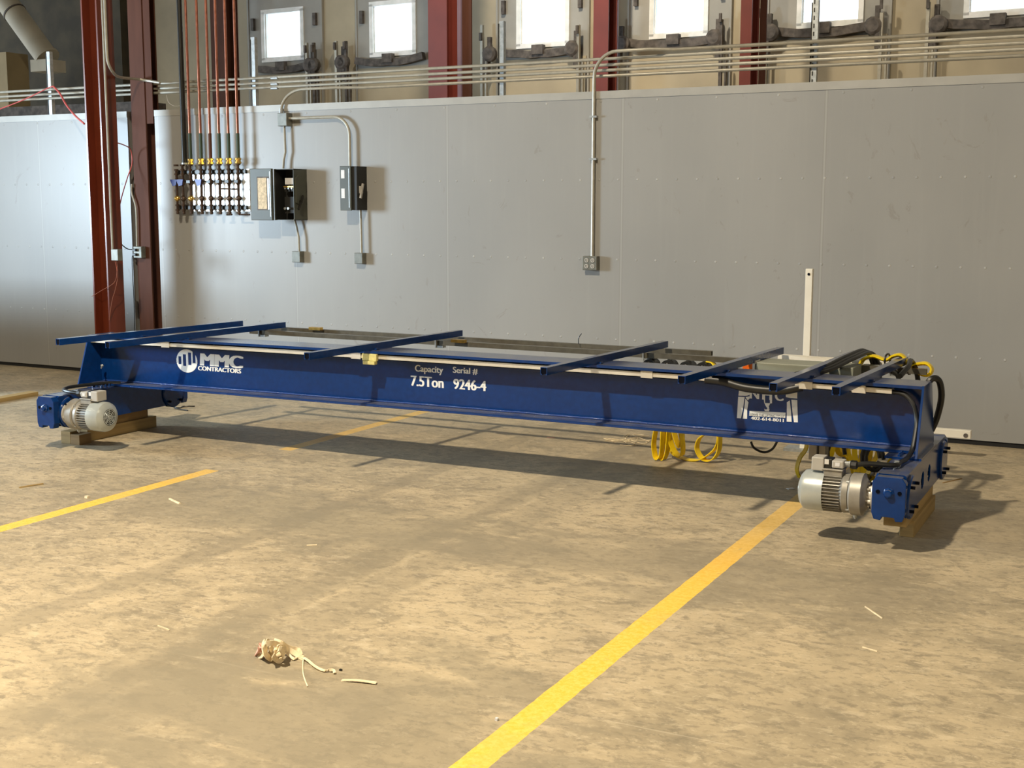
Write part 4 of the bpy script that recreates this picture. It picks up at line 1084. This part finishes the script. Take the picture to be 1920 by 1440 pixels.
MB().tube([(Xb, Yp, zf-.02), (Xb, Yp, 5.2)], .024, 14).build('pipe', 'ironp', r)
MB().lathe((Xb, Yp, zf-.03), (0, 0, 1), [(0, .03), (.015, .03)], 12).build('collar', 'galv', r)
mf = thing('valve_manifold', (ony(392, 400, Yp).x, YW, ony(392, 405, Yp).z), 'pipe manifold of small valves with blue handles on a white board', 'manifold')
xw0, xw1 = ony(362, 355, YW-.012).x, ony(468, 355, YW-.012).x
MB().box(xw0, xw1, YW-.012, YW, ony(400, 396, YW-.012).z, ony(400, 318, YW-.012).z).build('backing_board', 'board', mf)
def mz(py): return ony(395, py, Yp).z
xm0, xm1 = ony(331, 322, Yp).x, ony(457, 322, Yp).x
for py in (322, 389):
    z_ = mz(py); MB().box(xm0, xm1, Yp+.02, Yp+.045, z_-.019, z_+.019).build('mounting_bar', 'ironp', mf)
    for xx in (xm0+.03, (xm0+xm1)/2, xm1-.03): MB().box(xx-.01, xx+.01, Yp+.045, YW-.001, z_-.01, z_+.01).build('stand_off', 'galv', mf)
MB().tube([(xm0, Yp, mz(340)), (xm1-.03, Yp, mz(340))], .006, 8).build('link_rod', 'ironp', mf)
cols = [331.5, 343] + [p for p, _ in pipes_px]
for i, px in enumerate(cols):
    X = ony(px, 350, Yp).x
    rp = MB().tube([(X, Yp, mz(306 if i else 318)), (X, Yp, mz(401 if i > 1 else 396))], .0125, 8)
    for py in (318, 326, 385, 394): rp.tube([(X, Yp, mz(py)-.008), (X, Yp, mz(py)+.008)], .020, 8)
    rp.tube([(X, Yp, mz(309)-.008), (X, Yp, mz(309)+.008)], .023, 8)
    rp.build('riser_pipe', 'bronze', mf)
    v = MB().ball((X, Yp, mz(341)), .028, 10, 6, (.9, 1, 1.15)).tube([(X, Yp, mz(349)), (X, Yp, mz(333))], .0135, 8).build('valve', 'bronze' , mf)
    if i in (0, 1, 3): MB().prism([(X-.05, mz(336)), (X+.03, mz(336)), (X+.018, mz(347)), (X-.02, mz(349))], 'y', Yp-.034, Yp-.026).cyl((X, Yp-.03, mz(341)), (X, Yp-.01, mz(341)), .006, 6).build('valve_handle', 'bluev', v)
    else: MB().box(X-.02, X+.02, Yp-.034, Yp-.027, mz(343), mz(338)).build('valve_handle', 'ironp', v)
    dv = MB().ball((X, Yp, mz(372)), .026, 10, 6, (1.1, 1, 1)).tube([(X, Yp, mz(378)), (X, Yp, mz(366))], .0125, 8).tube([(X-.03, Yp, mz(372)), (X+.035, Yp, mz(372))], .007, 8)
    dv.build('drain_valve', 'brass' if i in (0, 2) else 'bronze', mf)
    MB().lathe((X, Yp, mz(402)), (0, 0, 1), [(0, .011), (.004, .015), (.022, .015), (.03, .010)], 8).build('end_cap', 'bronze', mf)
X5 = ony(412, 350, Yp).x; X7 = ony(447, 350, Yp).x
MB().tube([(X5, Yp, mz(354)), (X7, Yp, mz(355))], .008, 8).tube([(ony(430, 402, Yp).x-.03, Yp, mz(402)), (ony(430, 402, Yp).x+.03, Yp, mz(402))], .008, 8).tube([(X7, Yp, mz(402)), (X7+.12, Yp, mz(402))], .007, 8).build('cross_pipe', 'bronze', mf)

# boxes and conduits on the two near columns
yc1 = 8.50
c1b, aa, bb = ebox(208, 222, 467, 489, .055, 'steel switch box on the glossy red-brown column', Y=yc1)
Yk1 = 8.50-.016
def col_conduit(pts, r, label, Y, mt='emt'):
    return cond([(x, y) for x, y in pts], r, label, Y, grp=None, mt=mt)
xq = ony(211, 467, Yk1).x
zz = aa.z
pc = [Vector((xq, Yk1, zz)), Vector((xq, Yk1, 6.5))]
cond(pc, .010, 'thin conduit running up the glossy red-brown column from its box', Yk1, grp=None)
P = [ony(196, -120, Yk1-.03), ony(198, 0, Yk1-.03), ony(200, 90, Yk1-.03), ony(203, 118, Yk1-.03), ony(213, 137, 8.55), ony(226, 145, 8.75), ony(262, 149, YW-.02), ony(300, 155, YW+.0)]
P[1].x = P[0].x = P[2].x
cond(smooth_path(P, 5), .0125, 'conduit sweeping down past the near column and out along the wall top', grp=None)
c2b, aa, bb = ebox(250, 266, 462, 484, .055, 'outlet box with plugs on the column in the wall gap', 'outlet_box', cat='outlet', Y=YW+.01)
for k in (.3, .7):
    zc = bb.z+(aa.z-bb.z)*k
    MB().box(aa.x+.01, aa.x+.05, aa.y-.03, aa.y-.003, zc-.012, zc+.012).build('plug', 'rub', c2b, bevel=.003)
Yc2 = YW-.01
cond(smooth_path([ony(247, 345, Yc2), ony(247, 362, Yc2), ony(254, 385, Yc2), ony(256, 410, Yc2), ony(257, 462, Yc2)], 5), .009, 'short conduit curving down the gap column to its outlet', Yc2, grp=None)
def cord(px, Y, r, label, mt, z=None, Ys=None):
    P = [ony(x, y, (Ys[i] if Ys else Y)) for i, (x, y) in enumerate(px)]
    return tag(MB().tube(smooth_path(P, 6), r, 8).build('power_cord', mt), label, 'cord')
cord([(-10, 208), (30, 193), (60, 180), (88, 166), (99, 162)], YW-.02, .006, 'red cord sagging leftward from the far left strut post', 'redc')
cord([(100, 162), (112, 175), (124, 196), (140, 216), (158, 232)], 0, .009, 'red cord drooping from the far left strut to the near column', 'redc', Ys=[YW-.02, YW-.05, YW-.1, 8.85, 8.72])
cord([(213, 266), (230, 271), (243, 278), (247, 290), (247, 310), (240, 330), (228, 370), (221, 405)], 0, .005, 'dull red cord looping between the two near columns', 'redc', Ys=[8.72, 8.85, 9.0, 9.05, 9.05, 9.0, 8.9, 8.75])
cord([(222, 445), (228, 458), (240, 467), (252, 468)], 0, .005, 'dark cord plugged into the upper socket of the gap column outlet', 'rub', Ys=[8.75, 8.85, 9.0, YW-.06])
cord([(254, 476), (248, 482), (249, 520), (251, 560), (253, 640)], YW-.03, .004, 'thin black cord hanging from the gap column outlet', 'rub')
cord([(216, 490), (219, 510), (214, 530), (190, 545), (172, 556)], yc1-.02, .0025, 'thin brown wire trailing left from the near column box', 'copper')
cord([(219, 490), (221, 515), (217, 540), (210, 565), (205, 600)], yc1-.02, .0025, 'thin brown wire hanging straight from the near column box', 'copper')
cord([(312, 178), (316, 192), (328, 199), (343, 196), (353, 186), (352, 175)], YW-.02, .0018, 'thin pale wire loop dangling beside the black pipe', 'label')

# ================================================================== FLOOR LITTER
def litter(name, pa, pb, wd_, th, mt, label, cat='scrap', bend=0):
    a_ = onz(*pa); b_ = onz(*pb); m_ = (a_+b_)/2+Vector((0, 0, bend)); a_.z += th/2; b_.z += th/2+bend*.6; m_.z += th/2
    return tag(MB().sweep(smooth_path([a_, m_, b_], 4), [(-wd_/2, -th/2), (wd_/2, -th/2), (wd_*.4, th/2), (-wd_*.4, th/2)], smooth=False).build(name, mt), label, cat)
litter('wood_splinter', (36, 915), (81, 908), .012, .006, 'wood', 'long pale wood splinter on the floor near the left edge', bend=.002)
litter('wood_splinter', (318, 936), (337, 945), .012, .006, 'rag', 'short pale splinter on the floor right of the left yellow line')
litter('wood_chip', (161, 933), (166, 934), .02, .012, 'rag', 'tiny pale wood chip beside the left yellow line')
litter('wood_splinter', (575, 1023), (594, 1022), .008, .004, 'rag', 'tiny pale splinter on the floor in the middle left')
litter('wood_splinter', (641, 1276), (706, 1283), .016, .003, 'rag', 'curled pale bark strip below the frayed strap', bend=.006)
litter('wood_splinter', (1622, 1138), (1654, 1160), .005, .004, 'rag', 'thin pale splinter on the right part of the floor')
litter('wood_splinter', (1617, 1214), (1645, 1222), .004, .004, 'rag', 'thin short splinter near the lower right of the floor')
litter('wood_splinter', (1768, 906), (1803, 898), .007, .005, 'woodd', 'thin brown stick on the floor right of the end truck')
litter('wood_splinter', (296, 1174), (318, 1182), .004, .004, 'rag', 'thin pale splinter on the floor in the left foreground')
litter('paper_scrap', (1476, 917), (1488, 916), .035, .003, 'label', 'small white paper scrap beside the right motor')
litter('paper_scrap', (1026, 820), (1040, 821), .03, .002, 'pink', 'small pink scrap on the floor under the girder')
litter('pebble', (929, 1350), (934, 1351), .012, .008, 'label', 'tiny white pebble beside the right yellow line')
litter('pebble', (637, 1257), (641, 1258), .008, .006, 'rub', 'tiny dark pebble beside the frayed strap')
w_ = [onz(*p) for p in ((352, 771), (333, 768), (326, 765), (338, 766), (345, 763), (365, 763))]
for q in w_: q.z = .006
tag(MB().tube(smooth_path(w_, 4), .005, 6).build('bent_wire', 'ironp'), 'bent dark wire lying on the floor behind the left timber', 'wire')
sw = MB()
for k in range(7):
    c_ = onz(1160+k*8, 822+(k % 3)*4); pts = [Vector((c_.x+random.uniform(-.12, .12), c_.y+random.uniform(-.15, .15), .004)) for _ in range(4)]
    sw.tube(smooth_path(pts, 4), .0022, 5)
tag(sw.build('string_tangle', 'rag'), 'loose tangle of thin pale string on the floor beneath the girder', 'string')
# frayed strap bundle
rg = thing('frayed_strap', onz(515, 1235), 'crumpled cream fabric strap with a long frayed tail on the floor', 'strap')
def RP(x, y, z): p = onz(420+x/5.647, 1140+y/5.647, z); return p
knots = [[(355, 500, .004), (400, 510, .012), (440, 470, .04), (430, 400, .07), (445, 350, .08), (480, 380, .06), (500, 440, .03), (470, 500, .012)],
         [(415, 350, .06), (420, 430, .05), (450, 500, .03), (500, 540, .012), (540, 500, .04), (560, 420, .07), (620, 410, .06), (640, 460, .03), (600, 560, .006)],
         [(450, 380, .08), (520, 370, .08), (600, 400, .06), (660, 430, .03), (740, 470, .014), (800, 510, .01), (840, 530, .008)],
         [(530, 345, .05), (600, 370, .05), (660, 410, .03), (720, 430, .02), (790, 450, .012), (820, 510, .008)],
         [(510, 520, .02), (560, 460, .055), (600, 430, .07), (630, 500, .03), (590, 560, .01), (545, 540, .02), (520, 500, .05)],
         [(440, 440, .03), (480, 410, .06), (510, 450, .04), (480, 460, .03)],
         [(640, 450, .02), (690, 500, .008), (740, 540, .006), (785, 515, .006), (820, 520, .008), (880, 550, .008), (940, 600, .006), (1000, 640, .006), (1060, 662, .006), (1110, 655, .008), (1160, 660, .008), (1170, 690, .005)],
         [(840, 540, .006), (835, 620, .004), (840, 700, .004), (860, 770, .004), (885, 830, .003)]]
for i, kn in enumerate(knots):
    P = [RP(*q) for q in kn]
    ribbon(P, (.3, .5, 1) if i < 6 else (1, .5, .3), .019 if i < 6 else (.010 if i == 6 else .004), .0035).build('strap_fold' if i < 6 else 'strap_tail', 'rag', rg)
MB().ball(RP(525, 490, .010), .024, 12, 8, (1.3, 1, .5)).build('strap_core', 'rag', rg)
P = [RP(*q) for q in ((340, 480, .006), (370, 440, .03), (395, 400, .045), (400, 470, .02))]
ribbon(P, (.3, .5, 1), .028, .004).build('strap_fold', 'pink', rg)
